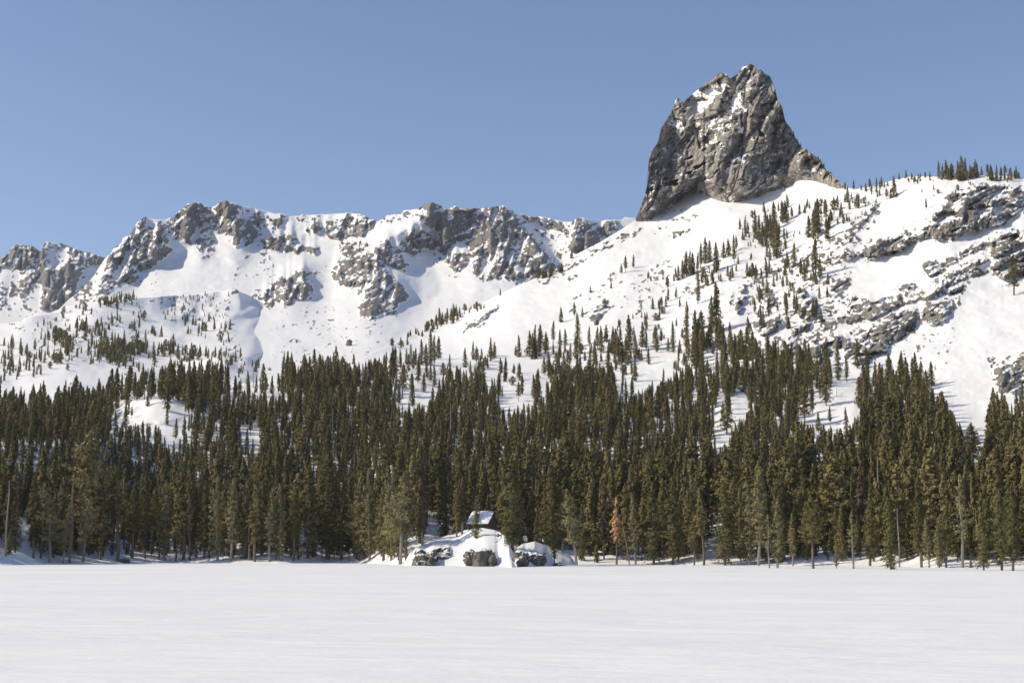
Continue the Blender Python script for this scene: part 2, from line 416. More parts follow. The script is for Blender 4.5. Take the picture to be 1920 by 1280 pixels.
B_polys = [(.92, [(196, 484), (216, 462), (226, 452), (247, 435), (260, 412), (271, 405), (286, 409), (280, 425), (262, 440), (245, 460), (235, 472), (228, 488), (215, 508), (205, 520), (195, 526), (194, 500)]),
    (.6, [(197, 487), (190, 500), (175, 518), (148, 540), (135, 560), (150, 565), (165, 548), (190, 535), (207, 518)]),
    (.72, [(235, 470), (262, 445), (290, 430), (310, 425), (330, 430), (322, 448), (290, 452), (262, 458)]), (.35, [(280, 412), (324, 408), (325, 430), (290, 430)]),
    (.82, [(258, 455), (310, 450), (318, 470), (312, 482), (300, 495), (290, 500), (278, 506), (258, 498), (245, 490)]),
    (.72, [(225, 502), (250, 490), (258, 520), (250, 532), (238, 532), (225, 522)]), (.5, [(185, 540), (215, 520), (230, 525), (215, 545), (195, 560), (150, 572), (160, 555)]),
    (.9, [(322, 406), (351, 380), (375, 380), (390, 388), (395, 400), (385, 415), (365, 425), (362, 440), (355, 456), (345, 452), (330, 445), (322, 430)]),
    (.42, [(365, 450), (385, 420), (395, 405), (410, 400), (400, 440), (400, 480), (380, 487), (370, 472)]),
    (.93, [(407, 378), (425, 374), (433, 382), (440, 400), (452, 425), (463, 445), (470, 460), (460, 465), (450, 457), (440, 466), (436, 456), (440, 442), (425, 435), (412, 431), (399, 431), (398, 412), (405, 400)]),
    (.92, [(452, 402), (462, 400), (475, 430), (488, 446), (482, 450), (470, 443), (460, 430), (453, 418)]), (.75, [(435, 382), (445, 383), (449, 402), (441, 398)]), (.5, [(445, 385), (470, 392), (462, 400), (452, 400)]),
    (.88, [(475, 402), (484, 404), (493, 434), (485, 431), (477, 418)]), (.6, [(506, 408), (537, 403), (533, 415), (520, 431), (508, 431)]), (.3, [(484, 400), (512, 405), (508, 435), (495, 430)]),
    (.78, [(490, 450), (505, 445), (530, 440), (553, 445), (545, 470), (535, 474), (515, 469), (505, 463), (490, 456)]), (.72, [(545, 465), (572, 460), (571, 470), (550, 477)]), (.82, [(575, 462), (597, 463), (590, 476), (577, 474)]),
    (.84, [(568, 432), (590, 420), (610, 417), (640, 411), (655, 404), (690, 408), (706, 416), (690, 430), (680, 439), (660, 440), (640, 448), (625, 446), (610, 440), (590, 438), (575, 436)]),
    (.3, [(545, 404), (630, 408), (610, 416), (550, 414)]), (.3, [(480, 488), (500, 482), (520, 490), (512, 505), (486, 505)]), (.1, [(440, 480), (530, 480), (500, 550), (440, 540)]), (.45, [(483, 468), (500, 460), (500, 474), (486, 476)]),
    (.6, [(635, 462), (665, 455), (682, 468), (655, 486), (637, 476)]),
    (.95, [(494, 556), (499, 544), (524, 525), (550, 518), (573, 505), (575, 515), (565, 535), (555, 550), (545, 568), (536, 574), (528, 562), (515, 565), (505, 576), (495, 570)]), (.9, [(555, 562), (570, 525), (588, 540), (580, 556), (565, 561)]), (.55, [(472, 550), (494, 548), (494, 560), (474, 556)]), (.4, [(575, 515), (600, 508), (605, 518), (580, 522)]),
    (.95, [(612, 503), (640, 490), (680, 484), (700, 482), (715, 483), (712, 500), (706, 514), (716, 508), (727, 510), (737, 525), (757, 540), (769, 552), (762, 563), (750, 571), (740, 586), (715, 591), (700, 598), (690, 593), (671, 591), (672, 575), (690, 560), (680, 555), (668, 540), (650, 535), (640, 530), (625, 520)]),
    (.82, [(690, 490), (700, 470), (715, 455), (725, 448), (735, 460), (750, 470), (761, 512), (757, 513), (745, 500), (735, 500), (722, 492), (712, 482)]),
    (.95, [(760, 445), (775, 434), (795, 432), (810, 445), (821, 459), (815, 467), (800, 466), (785, 466), (770, 452)]), (.6, [(725, 450), (770, 452), (778, 470), (794, 484), (778, 478), (760, 470)]),
    (.98, [(796, 382), (807, 377), (820, 380), (840, 391), (838, 410), (834, 427), (815, 428), (800, 423), (789, 405), (797, 393)]),
    (.5, [(752, 400), (797, 382), (790, 396), (770, 408), (755, 412), (735, 415), (712, 421), (720, 409)]),
    (.86, [(838, 393), (846, 386), (860, 388), (872, 391), (885, 389), (907, 390), (922, 388), (945, 386), (960, 394), (975, 420), (990, 440), (1005, 455), (1020, 475), (1034, 493), (1030, 507), (1005, 522), (985, 531), (975, 526), (960, 526), (945, 520), (920, 520), (900, 523), (888, 506), (888, 485), (882, 460), (870, 450), (855, 456), (838, 456), (826, 446), (832, 420)]),
    (.82, [(826, 445), (850, 452), (838, 470), (850, 480), (872, 475), (876, 490), (865, 505), (850, 513), (842, 502), (835, 486), (829, 470)]), (.25, [(815, 470), (870, 505), (860, 525), (810, 500)]),
    (.78, [(975, 400), (995, 405), (1025, 408), (1045, 418), (1064, 430), (1062, 441), (1050, 433), (1040, 426), (1015, 421), (995, 413)]), (.5, [(1003, 428), (1037, 440), (1032, 448), (1008, 440)]), (.5, [(1045, 470), (1058, 482), (1050, 487), (1042, 478)]), (.12, [(970, 405), (1065, 440), (1070, 490), (1040, 495)]),
    (.87, [(1074, 416), (1080, 409), (1092, 408), (1107, 424), (1125, 440), (1132, 451), (1110, 463), (1085, 477), (1071, 472), (1069, 450)]), (.78, [(1118, 418), (1160, 416), (1162, 426), (1140, 441), (1125, 436)]),
    (.06, [(520, 560), (720, 590), (700, 690), (480, 690)]), (.1, [(200, 540), (300, 510), (300, 560), (200, 570)])]
B_R = blur(chutes(ledges(rough(cover(B_polys), 0.9, 0.3, 1.0), 26, 8, 0.55, 611, 0.66, 0.6), 9, 46, 0.35, 641, 0.635, 0.85), 1.3, 1.3)
bt = [(720, 1000), (690, 1100), (620, 1380), (560, 1700), (500, 1920), (450, 2050), (400, 2140), (370, 2180)]
B_depth = depth_table({100: [(y, r * 1.04) for y, r in bt], 350: bt, 600: [(y, r * (1.0 + 0.03 * (y < 480))) for y, r in bt], 800: bt, 1000: [(y, r * 1.02) for y, r in bt], 1300: [(y, r * 1.06) for y, r in bt]})
B_C = cliff_relief(B_depth, sstep(.5, .9, B_R), 0.55, 80, 14) * 0.85; B_D = 0 * B_C
for pts, w, a in [([(810, 382), (775, 425), (725, 447), (700, 490), (712, 540), (690, 590)], 75, 120), ([(935, 390), (930, 450), (950, 520)], 95, 64), ([(800, 470), (830, 540), (800, 580)], 60, -72),
                  ([(425, 378), (440, 430), (455, 462)], 45, 54), ([(355, 384), (345, 450)], 40, 48), ([(270, 410), (240, 468), (190, 535)], 55, 88), ([(300, 455), (290, 500)], 40, 48), ([(385, 420), (372, 480)], 22, 22), ([(365, 445), (330, 490), (260, 520)], 40, -48),
                  ([(572, 506), (545, 565)], 45, 54), ([(600, 520), (610, 560)], 35, -28), ([(480, 440), (470, 470)], 40, -38), ([(855, 390), (845, 440)], 26, 38), ([(900, 395), (890, 440)], 14, -25), ([(985, 435), (1033, 495)], 22, 48), ([(1000, 430), (1050, 490)], 35, -32), ([(1090, 410), (1085, 470)], 40, 48), ([(1120, 425), (1140, 460)], 18, -28), ([(660, 405), (640, 445)], 60, 22)]:
    B_D += line_field(pts, w) * a
B_depth = B_depth - B_depth / F * (blur(B_C, 2.2, 1.2) + blur(B_D, 4, 4))
sheet('mountain_ridge', np.arange(100, 1380, 1.5), B_crest, poly_line([(100, 725), (1400, 725)]), np.linspace(0, 1, 235) ** 0.8, B_depth, B_R, MAT_FAR,
      rock_detail(101, 22, 9, 4, 1.1, 34, (1.0, 0.5), 0.25), (12, 60, 0.45), 2.0, 0.36, 3, 'long rocky mountain crest with snow gullies and shaded bowls')

C_crest = poly_line([(-420, 650), (-300, 640), (-50, 615), (0, 606), (33, 603), (60, 592), (93, 587), (115, 578), (133, 573), (180, 567), (207, 562), (240, 558), (300, 556), (363, 552), (400, 546), (437, 540), (450, 546), (475, 558), (497, 572), (507, 588), (510, 610), (513, 650), (518, 700), (530, 750), (560, 800)])
C_polys = [(.55, [(430, 540), (445, 540), (456, 556), (440, 556)]), (.25, [(10, 600), (40, 595), (45, 620), (20, 615)]), (.1, [(60, 590), (140, 575), (260, 600), (260, 680), (60, 680)]), (.14, [(430, 600), (460, 640), (450, 690), (420, 690)]), (.1, [(280, 560), (440, 550), (430, 600), (290, 600)]), (.5, [(95, 632), (125, 612), (128, 620), (100, 645)])]
C_R = blur(rough(cover(C_polys), 1.0, 0.2), 1.3, 1.3)
ct = [(820, 760), (760, 870), (720, 960), (680, 1080), (620, 1270), (560, 1440), (540, 1490)]
C_depth = depth_table({-420: ct, 290: ct, 430: [(y, r * (1.0 + 0.125 * float(sstep(700, 560, y)))) for y, r in ct], 600: [(y, r * (1.0 + 0.125 * float(sstep(700, 560, y)))) for y, r in ct]})
C_D = np.zeros_like(C_depth)
for pts, w, a in [([(440, 540), (425, 600), (418, 680)], 70, 120), ([(190, 567), (165, 620), (120, 690)], 90, 104), ([(320, 575), (300, 640), (330, 700)], 70, -78), ([(60, 595), (40, 650)], 60, 78), ([(240, 600), (330, 615)], 30, 36), ([(200, 650), (330, 640)], 25, 46), ([(105, 590), (120, 610)], 25, -41)]:
    C_D += line_field(pts, w) * a
C_w = sstep(435, 516, GX + 10 * (fbm(GX / 30, GY / 30, 91, 2) - 0.5))
C_depth = C_depth * (1 - C_w) + (B_depth + 34) * C_w
C_depth = sample(C_depth, GX + (fbm(GX / 60, GY / 38, 93, 3) - 0.5) * 60, GY)
C_depth = C_depth - C_depth / F * (blur(C_D, 11, 6) + (fbm(GX / 60, GY / 30, 77, 3) - 0.5) * 40)
sheet('snow_hill', np.arange(-420, 600, 2.2), C_crest, poly_line([(-420, 820), (600, 820)]), np.linspace(0, 1, 130), C_depth, C_R, MAT_FAR,
      rock_detail(201, 14, 7, 4, 0.4, 10), (10, 25, 0.7), 0.7, 0.4, 13, 'rolling snow hill dotted with small trees below the left crest')

# ------------------------------------------------------------------ the near slope: shore, forest bench and right-hand hillside
y_shore = poly_line([(-420, 1062), (0, 1062), (100, 1060), (300, 1058), (700, 1057), (760, 1060), (1080, 1061), (1200, 1061), (1400, 1062), (1600, 1064), (1800, 1066), (1920, 1068), (2340, 1071)])
_ys = y_shore
def y_shore(x):
    x = np.asarray(x, float)
    return _ys(x) + (fbm(x / 60.0, x * 0 + 3.3, 41, 3) - 0.5) * 5.0
def r_at_z(x, y, z):
    return (z - ZC) / rays(x, y)[2]
def col(x, *pts):
    ys = float(y_shore(x)); rs = float(r_at_z(x, ys, -0.25))
    return [(ys, rs), (ys - 9, rs + 7), (1000, rs + 36), (930, rs + 78)] + list(pts)
D_tab = {-420: col(-420, (830, 455), (780, 600)), 0: col(0, (830, 455), (780, 600)), 120: col(120, (830, 462), (775, 600)), 300: col(300, (830, 490), (750, 540), (735, 630)),
    510: col(510, (830, 495), (740, 580), (715, 640)), 650: col(650, (830, 495), (760, 560), (700, 630)), 780: col(780, (830, 475), (760, 545), (690, 620), (640, 760)), 980: col(980, (830, 465), (760, 530), (710, 600), (620, 720), (533, 850)),
    1200: col(1200, (830, 460), (760, 515), (700, 590), (600, 700), (500, 830), (410, 960)), 1400: col(1400, (830, 450), (760, 500), (700, 560), (600, 660), (480, 790), (375, 930)),
    1600: col(1600, (830, 435), (750, 492), (690, 545), (600, 625), (500, 710), (420, 785), (350, 860)), 1800: col(1800, (830, 430), (760, 480), (700, 520), (600, 590), (500, 665), (400, 740), (330, 800)),
    2340: col(2340, (830, 420), (760, 460), (700, 500), (600, 565), (500, 640), (400, 715), (340, 770))}
D_crest_pts = [(-420, 775), (0, 772), (150, 765), (250, 745), (330, 735), (420, 722), (510, 712), (600, 705), (650, 690), (690, 665), (747, 640), (820, 603), (860, 587), (893, 573), (933, 553), (977, 533), (1007, 520), (1053, 500), (1080, 477), (1127, 453), (1190, 415), (1211, 402), (1230, 390), (1255, 376), (1271, 362), (1304, 340), (1320, 340), (1337, 355), (1359, 365), (1383, 363), (1413, 355), (1449, 343), (1476, 334), (1493, 328), (1506, 322), (1523, 324), (1550, 338), (1575, 346), (1600, 354), (1640, 349), (1680, 336), (1710, 330), (1750, 331), (1800, 329), (1840, 327), (1880, 327), (1920, 334), (2000, 345), (2340, 390)]
D_crest = poly_line(D_crest_pts)
D_polys = [(.3, [(1390, 520), (1470, 480), (1580, 430), (1600, 480), (1590, 560), (1560, 650), (1480, 670), (1400, 640)]),
    (.9, [(1752, 402), (1768, 390), (1780, 380), (1775, 370), (1790, 365), (1815, 355), (1840, 348), (1870, 346), (1890, 350), (1920, 353), (1990, 380), (1960, 410), (1920, 395), (1895, 405), (1880, 420), (1850, 425), (1830, 432), (1800, 440), (1780, 446), (1760, 451), (1750, 440), (1745, 425)]),
    (.93, [(1610, 480), (1625, 460), (1640, 453), (1665, 450), (1690, 440), (1720, 430), (1745, 420), (1750, 435), (1725, 450), (1700, 463), (1680, 470), (1652, 476), (1640, 486), (1613, 488)]), (.85, [(1578, 470), (1600, 469), (1605, 478), (1590, 486), (1573, 484)]),
    (.5, [(1555, 455), (1580, 445), (1600, 415), (1620, 400), (1640, 383), (1652, 380), (1632, 405), (1612, 430), (1597, 450), (1582, 465), (1560, 472)]), (.35, [(1590, 470), (1612, 432), (1640, 395), (1655, 390), (1640, 420), (1612, 452)]),
    (.85, [(1870, 440), (1900, 430), (1920, 435), (1980, 450), (1970, 540), (1920, 522), (1905, 502), (1895, 470), (1875, 462)]),
    (.85, [(1798, 476), (1830, 460), (1870, 449), (1876, 456), (1850, 466), (1820, 476), (1800, 482)]), (.95, [(1850, 475), (1890, 460), (1896, 469), (1860, 482)]), (.95, [(1855, 491), (1890, 482), (1896, 491), (1860, 505)]), (.9, [(1868, 510), (1900, 495), (1906, 516), (1870, 520)]),
    (.85, [(1730, 500), (1740, 490), (1760, 490), (1795, 479), (1796, 490), (1770, 501), (1752, 511), (1741, 519), (1735, 506)]), (.88, [(1800, 495), (1830, 490), (1850, 485), (1852, 506), (1835, 521), (1820, 516), (1808, 506)]),
    (.85, [(1745, 525), (1790, 510), (1811, 510), (1809, 531), (1790, 536), (1770, 532), (1750, 532)]), (.9, [(1733, 560), (1745, 545), (1771, 535), (1771, 560), (1750, 571)]), (.8, [(1775, 546), (1796, 530), (1811, 535), (1800, 551), (1780, 556)]),
    (.55, [(1690, 535), (1710, 530), (1730, 540), (1735, 560), (1715, 571), (1690, 571), (1680, 555)]), (.94, [(1733, 575), (1760, 569), (1791, 574), (1775, 596), (1755, 607), (1745, 612), (1733, 590)]), (.5, [(1776, 562), (1802, 560), (1800, 572), (1780, 572)]),
    (.92, [(1592, 562), (1620, 560), (1650, 565), (1660, 557), (1685, 554), (1691, 570), (1670, 577), (1650, 591), (1630, 596), (1600, 587), (1591, 586)]),
    (.99, [(1615, 640), (1625, 620), (1650, 600), (1680, 589), (1710, 584), (1722, 589), (1717, 610), (1700, 631), (1670, 647), (1640, 667), (1618, 672)]),
    (.93, [(1503, 652), (1520, 640), (1560, 640), (1572, 630), (1592, 640), (1560, 657), (1540, 677), (1520, 683), (1503, 672)]), (.88, [(1580, 650), (1600, 640), (1617, 640), (1620, 677), (1590, 682)]), (.5, [(1580, 615), (1612, 608), (1620, 622), (1595, 632)]),
    (.93, [(1412, 610), (1430, 600), (1460, 599), (1472, 605), (1456, 621), (1430, 627)]), (.65, [(1430, 545), (1447, 540), (1452, 565), (1436, 592), (1427, 580)]), (.8, [(1495, 570), (1520, 559), (1532, 575), (1521, 606), (1506, 627), (1490, 642), (1487, 620), (1498, 595)]),
    (.75, [(1464, 640), (1490, 640), (1501, 656), (1480, 667), (1464, 660)]), (.65, [(1380, 562), (1400, 528), (1397, 560), (1386, 592), (1379, 588)]), (.85, [(1549, 546), (1565, 524), (1590, 524), (1593, 533), (1570, 547), (1555, 550)]), (.75, [(1528, 595), (1560, 599), (1556, 613), (1535, 612)]), (.85, [(1558, 601), (1610, 589), (1627, 595), (1590, 604)]), (.8, [(1492, 545), (1512, 543), (1512, 556), (1494, 558)]),
    (.93, [(1862, 690), (1880, 675), (1900, 670), (1920, 658), (1990, 640), (1980, 740), (1920, 722), (1900, 737), (1870, 732), (1866, 710)]), (.7, [(1844, 670), (1870, 666), (1866, 682)]), (.07, [(1690, 600), (1800, 590), (1780, 690), (1700, 720)]), (.6, [(1712, 652), (1732, 648), (1738, 658), (1718, 662)]), (.06, [(1660, 430), (1740, 400), (1730, 420), (1660, 445)]),
    (.5, [(1005, 527), (1060, 494), (1100, 468), (1150, 446), (1205, 422), (1197, 440), (1150, 460), (1110, 481), (1080, 497), (1050, 516), (1020, 533)]), (.88, [(866, 626), (885, 604), (912, 587), (916, 591), (901, 610), (885, 617)]), (.6, [(895, 600), (935, 570), (938, 577), (905, 606)]), (.6, [(1104, 602), (1115, 580), (1136, 558), (1142, 575), (1126, 597), (1115, 607)]),
    (.45, [(1138, 522), (1155, 508), (1159, 525), (1146, 537)]), (.55, [(1240, 440), (1290, 429), (1302, 433), (1262, 444)]), (.12, [(1200, 412), (1290, 380), (1330, 400), (1230, 440)]), (.5, [(1062, 520), (1080, 512), (1082, 518), (1064, 530)]), (.12, [(1060, 560), (1200, 500), (1280, 480), (1260, 540), (1080, 620)]), (.6, [(1185, 590), (1200, 572), (1205, 580), (1192, 598)]), (.3, [(1270, 545), (1330, 500), (1340, 520), (1290, 560)]), (.45, [(1362, 560), (1378, 540), (1380, 560), (1368, 580)]),
    (.6, [(185, 790), (215, 766), (232, 770), (205, 800)])]
D_R = blur(ledges(rough(cover(D_polys), 0.8, 0.42, 1.0), 40, 8, 0.42, 621, 0.60, 0.88), 1.1, 1.1)
D_depth = depth_table(D_tab)
D_depth = blur(D_depth, 22, 0)
D_C = cliff_relief(D_depth, sstep(.6, .95, D_R), 0.6, 95, 9) * 0.8; D_D = 0 * D_C
for pts, w, a in [([(1640, 352), (1560, 460), (1500, 560), (1430, 650)], 60, 40), ([(1760, 335), (1740, 420)], 80, 24), ([(1700, 500), (1640, 540)], 60, -14), ([(1920, 560), (1760, 640), (1700, 720)], 90, -18), ([(1690, 330), (1650, 372)], 30, 14), ([(790, 690), (760, 720)], 45, 36), ([(990, 715), (960, 735)], 40, 26), ([(1230, 690), (1190, 710)], 40, 24), ([(1380, 740), (1350, 780)], 40, 26), ([(1560, 725), (1520, 760)], 40, 20), ([(300, 750), (230, 780)], 60, 26), ([(1390, 560), (1370, 600)], 24, 14), ([(930, 555), (880, 615), (840, 660)], 40, 14), ([(515, 712), (490, 730)], 30, 18), ([(1420, 470), (1330, 520)], 60, 10)]:
    D_D += line_field(pts, w) * a
und = (fbm(GX / 70, GY / 30, 55, 4) - 0.5) * 34 * sstep(1050, 1000, GY) * (1 - 0.6 * sstep(760, 700, GY))
D_depth = D_depth - D_depth / F * ((blur(D_C, 2.4, 1.4) + blur(D_D, 11, 9)) * sstep(1050, 1000, GY) + blur(und, 3, 3))
tD = np.concatenate([np.linspace(0, 0.42, 60), np.linspace(0.42, 1, 260)[1:]])
D_OBJ = sheet('hillside', np.concatenate([np.arange(-420, 680, 3.6), np.arange(680, 1180, 2.2), np.arange(1180, 1960, 1.55), np.arange(1960, 2340, 4)]), D_crest, y_shore, tD, D_depth, D_R, MAT_HILL,
      rock_detail(151, 30, 14, 6, 1.35, 34, (0.8, 0.75), 0.5, 0.5), (14, 20, 0.35), 0.8, 0.5, 53, 'snowy hillside with broken granite ledges rising from the lakeshore')

# ------------------------------------------------------------------ the crag
E_crest_pts = [(1192, 410), (1195, 404), (1203, 385), (1209, 365), (1213, 350), (1215, 318), (1218, 292), (1225, 278), (1233, 265), (1240, 240), (1249, 227), (1260, 205), (1267, 188), (1273, 183), (1279, 188), (1282, 192), (1285, 188), (1304, 172), (1322, 158), (1342, 143), (1352, 136.5), (1359, 140), (1370, 149), (1382, 140), (1393, 125.5), (1402, 122), (1409, 121), (1414, 125), (1421.6, 131), (1428, 132), (1434, 138), (1443, 143), (1452, 161), (1458, 183), (1467, 202), (1472, 224), (1484, 243), (1495, 265), (1506, 279), (1523, 290), (1539, 300.5), (1550, 318), (1566, 332), (1580, 345)]
E_base_pts = [(1192, 414), (1211, 414), (1230, 402), (1255, 388), (1271, 374), (1304, 355), (1311, 343), (1319, 344), (1321, 366), (1337, 376), (1359, 382), (1383, 377), (1413, 369), (1449, 355), (1476, 346), (1493, 340), (1506, 333), (1523, 337), (1550, 348), (1580, 352)]
E_crest = poly_line(E_crest_pts)
E_base = poly_line(E_base_pts)
xsE = np.concatenate([np.arange(1192, 1225, 0.7), np.arange(1225, 1580.5, 1.05)])
E_polys = [(.93, [(1180, 430), (1195, 402), (1215, 300), (1240, 235), (1273, 180), (1342, 140), (1352, 134), (1370, 147), (1409, 118), (1443, 140), (1467, 200), (1495, 262), (1540, 298), (1580, 340), (1590, 370), (1400, 400), (1200, 430)]),
    (-1, [(1282, 196), (1304, 170), (1322, 163), (1345, 150), (1356, 143), (1362, 158), (1356, 172), (1345, 177), (1334, 192), (1322, 207), (1312, 213), (1300, 214), (1290, 225), (1284, 215), (1298, 200), (1288, 201)])]
E_R = cover(E_polys)
for c, pl in [(.12, [(1282, 196), (1304, 176), (1322, 163), (1345, 150), (1356, 143), (1362, 158), (1356, 172), (1345, 177), (1334, 192), (1322, 207), (1312, 213), (1300, 214), (1290, 225), (1284, 215), (1298, 200), (1288, 201)]), (.6, [(1330, 157), (1344, 150), (1352, 165), (1346, 172), (1335, 166)]), (.55, [(1300, 182), (1316, 175), (1318, 184), (1304, 188)]),
              (.38, [(1360, 195), (1378, 180), (1388, 158), (1390, 185), (1408, 195), (1398, 210), (1375, 215), (1362, 212), (1355, 225)]), (.3, [(1290, 240), (1318, 222), (1322, 238), (1300, 255), (1285, 250)]), (.3, [(1262, 222), (1276, 222), (1282, 240), (1274, 254), (1264, 240)]),
              (.55, [(1300, 225), (1345, 215), (1385, 215), (1390, 240), (1350, 265), (1310, 280)]), (.25, [(1378, 244), (1396, 238), (1392, 252), (1380, 250)]), (.35, [(1320, 260), (1335, 256), (1332, 268), (1318, 266)]), (.25, [(1455, 245), (1464, 245), (1462, 270), (1456, 268)]), (.3, [(1422, 240), (1432, 250), (1436, 258), (1424, 256)]), (.3, [(1387, 306), (1402, 290), (1408, 300), (1390, 318)]), (.3, [(1244, 345), (1270, 336), (1270, 344), (1248, 350)]),
              (.6, [(1506, 292), (1525, 292), (1542, 318), (1545, 345), (1530, 335), (1512, 312)]), (.3, [(1505, 325), (1520, 320), (1522, 336), (1508, 336)]), (.85, [(1530, 298), (1560, 330), (1575, 345), (1550, 345)]), (0.0, [(1307, 362), (1310, 340), (1320, 340), (1321, 366)])]:
    s_, ins = fill_poly(pl); E_R[s_][ins] = c
E_R = blur(ledges(E_R, 18, 7, 0.6, 631, 0.64, 0.5), 0.8, 0.8)
# crag distance: starts on the hillside at its foot, then climbs about 65-75 degrees
yb_all = np.interp(np.arange(RX0, RX1) + 0.5, [p[0] for p in E_base_pts], [p[1] for p in E_base_pts])
footr = sample(D_depth, np.arange(RX0, RX1) + 0.5, yb_all + 2)
footr = blur(footr[None, :], 18, 0)[0]
rise = np.clip(yb_all[None, :] - GY, -30, 400)
E_D = np.zeros_like(GX)
for pts, w, a in [([(1412, 118), (1400, 200), (1396, 260), (1362, 385)], 95, 48), ([(1282, 200), (1275, 270), (1280, 370)], 40, 26), ([(1258, 215), (1256, 330)], 14, -20), ([(1235, 260), (1225, 390)], 26, 16), ([(1348, 140), (1330, 200), (1290, 250)], 45, 16), ([(1380, 160), (1360, 215), (1330, 270)], 22, -14), ([(1402, 265), (1385, 310), (1366, 372)], 11, -24), ([(1388, 305), (1384, 372)], 26, 20), ([(1440, 150), (1450, 260), (1470, 345)], 30, -10), ([(1462, 210), (1500, 340)], 28, 12), ([(1350, 250), (1330, 370)], 26, 16), ([(1310, 250), (1300, 330)], 16, -12), ([(1424, 230), (1418, 300)], 14, -8)]:
    E_D += line_field(pts, w) * a
tilt_ = sstep(250, 205, GY) * sstep(1372, 1345, GX) * (np.clip(1362 - GX, 0, 90) * 0.75 + np.clip(235 - GY, 0, 100) * 0.5)
E_depth = footr[None, :] + rise * 0.36 * 0.42 + (footr[None, :] / F) * (np.clip(1225 - GX, 0, 60) * 1.4 + np.clip(GX - 1470, 0, 120) * 0.55 + blur(tilt_, 4, 4) - blur(E_D, 2.5, 2.5)) * sstep(-6, 40, rise) 
crag_rel = rock_detail(401, 46, 17, 6.5, 1.25, 5, (1.0, 0.45), 0.42, 1.7)
sheet('rock_crag', xsE, E_crest, lambda x: E_base(x) + 14, np.linspace(0, 1, 250), E_depth, E_R, MAT_CRAG,
      lambda x, y, R: crag_rel(x, y, R) * sstep(-2, 26, E_base(x) - y), (8, 9, 2.2), 2.2, 0.3, 61, 'tall steep granite crag with snow patches standing on the ridge', nz0=0.42, bare_top=16)

# ------------------------------------------------------------------ rocky snow knoll on the shore
G_crest_pts = [(756, 1058), (761, 1050), (770, 1032), (785, 1024), (799, 1017), (825, 1008), (845, 1001), (863, 996), (881, 991), (904, 989), (927, 993), (945, 1001), (955, 1013), (960, 1028), (964, 1031), (972, 1024), (980, 1019), (1003, 1014.6), (1027, 1023), (1050, 1032), (1069, 1041), (1082, 1058)]
G_base_pts = [(756, 1061), (780, 1061.5), (860, 1062), (935, 1064), (960, 1065.5), (985, 1063.5), (1082, 1060.5)]
G_crest, G_base = poly_line(G_crest_pts), poly_line(G_base_pts)
G_polys = [(.88, [(777, 1035), (787, 1030), (800, 1036), (812, 1031), (826, 1028), (845, 1027), (842, 1041), (818, 1052), (800, 1062), (779, 1059)]), (-1, [(786, 1040), (800, 1036), (812, 1040), (800, 1052), (792, 1056)]), (.5, [(778, 1034), (790, 1030), (792, 1056), (780, 1058)]),
    (.92, [(871, 1035), (886, 1038), (898, 1032), (916, 1031), (931, 1041), (931, 1056), (922, 1062), (901, 1060), (887, 1053), (875, 1044)]), (.9, [(964, 1041), (980, 1035), (1003, 1033), (1025, 1038), (1018, 1047), (997, 1052), (984, 1062), (970, 1064), (966, 1050)]), (.8, [(1036, 1056), (1045, 1053), (1058, 1056), (1056, 1061), (1040, 1061)]), (.5, [(896, 985), (912, 982), (920, 988), (905, 990)])]
G_R = blur(rough(cover(G_polys), 0.35, 0.0), 0.9, 0.9)
gx = np.arange(RX0, RX1) + 0.5
gb, gc = G_base(gx), G_crest(gx)
rb = r_at_z(gx, gb, -0.2)
tt = np.clip((gb[None, :] - GY) / np.maximum(gb - gc, 3)[None, :], -0.2, 1.2)
G_depth = rb[None, :] + (tt * 22 + 10 * tt ** 3) * np.clip(blur((gb - gc)[None, :], 16, 0)[0] / 60, 0.15, 1.1)[None, :]
G_D = np.zeros_like(GX)
for pts, w, a in [([(958, 1000), (960, 1064)], 44, -26), ([(905, 985), (905, 1062)], 50, 20), ([(810, 1015), (815, 1062)], 40, 14), ([(1000, 1016), (990, 1062)], 34, 16)]:
    G_D += line_field(pts, w) * a
G_cl = cliff_relief(G_depth, G_R, 0.25, 50, 12)
G_depth = G_depth - G_depth / F * (blur(G_D, 6, 5) + blur(G_cl, 1.8, 1.0)) * np.clip(tt * 4, 0, 1)
shore_rel = rock_detail(501, 16, 8, 3.5, 1.5, 14, (1.3, 0.6), 0.1)
sheet('shore_knoll', np.arange(752, 1086, 0.9), G_crest, G_base, np.linspace(0, 1, 110), G_depth, G_R, MAT_SHORE,
      lambda x, y, R: shore_rel(x, y, R) * np.clip((G_base(x) - y) / 4, 0, 1), (10, 3.0, 0.22), 0.6, 0.45, 71, 'rounded snowy knoll with dark rock faces at the lake edge')

# ------------------------------------------------------------------ frozen lake
m, nt, bs = new_mat('lake_snow')
v1 = mapping(nt, (0.35, 1.0, 1.0), (0, 0, math.radians(4)))
v2 = mapping(nt, (1, 1, 1))
n1 = noise_node(nt, v1, 0.22, 5, 0.55, 0.3)
n2 = noise_node(nt, v2, 2.4, 5, 0.6)
n3 = noise_node(nt, v1, 0.035, 3, 0.5)
hsum = math_node(nt, 'ADD', math_node(nt, 'MULTIPLY', n1.outputs['Fac'], 1.0), math_node(nt, 'MULTIPLY', n2.outputs['Fac'], 0.045))
bmp = nd(nt, 'ShaderNodeBump'); bmp.inputs['Distance'].default_value = 0.8; bmp.inputs['Strength'].default_value = 0.7
nt.links.new(hsum, bmp.inputs['Height']); nt.links.new(bmp.outputs[0], bs.inputs['Normal'])
cr = ramp_node(nt, n3.outputs['Fac'], [(0.35, (0.79, 0.79, 0.795)), (0.65, SNOW)])
nt.links.new(cr.outputs[0], bs.inputs['Base Color'])
bs.inputs['Roughness'].default_value = 0.65; bs.inputs['Specular IOR Level'].default_value = 0.25
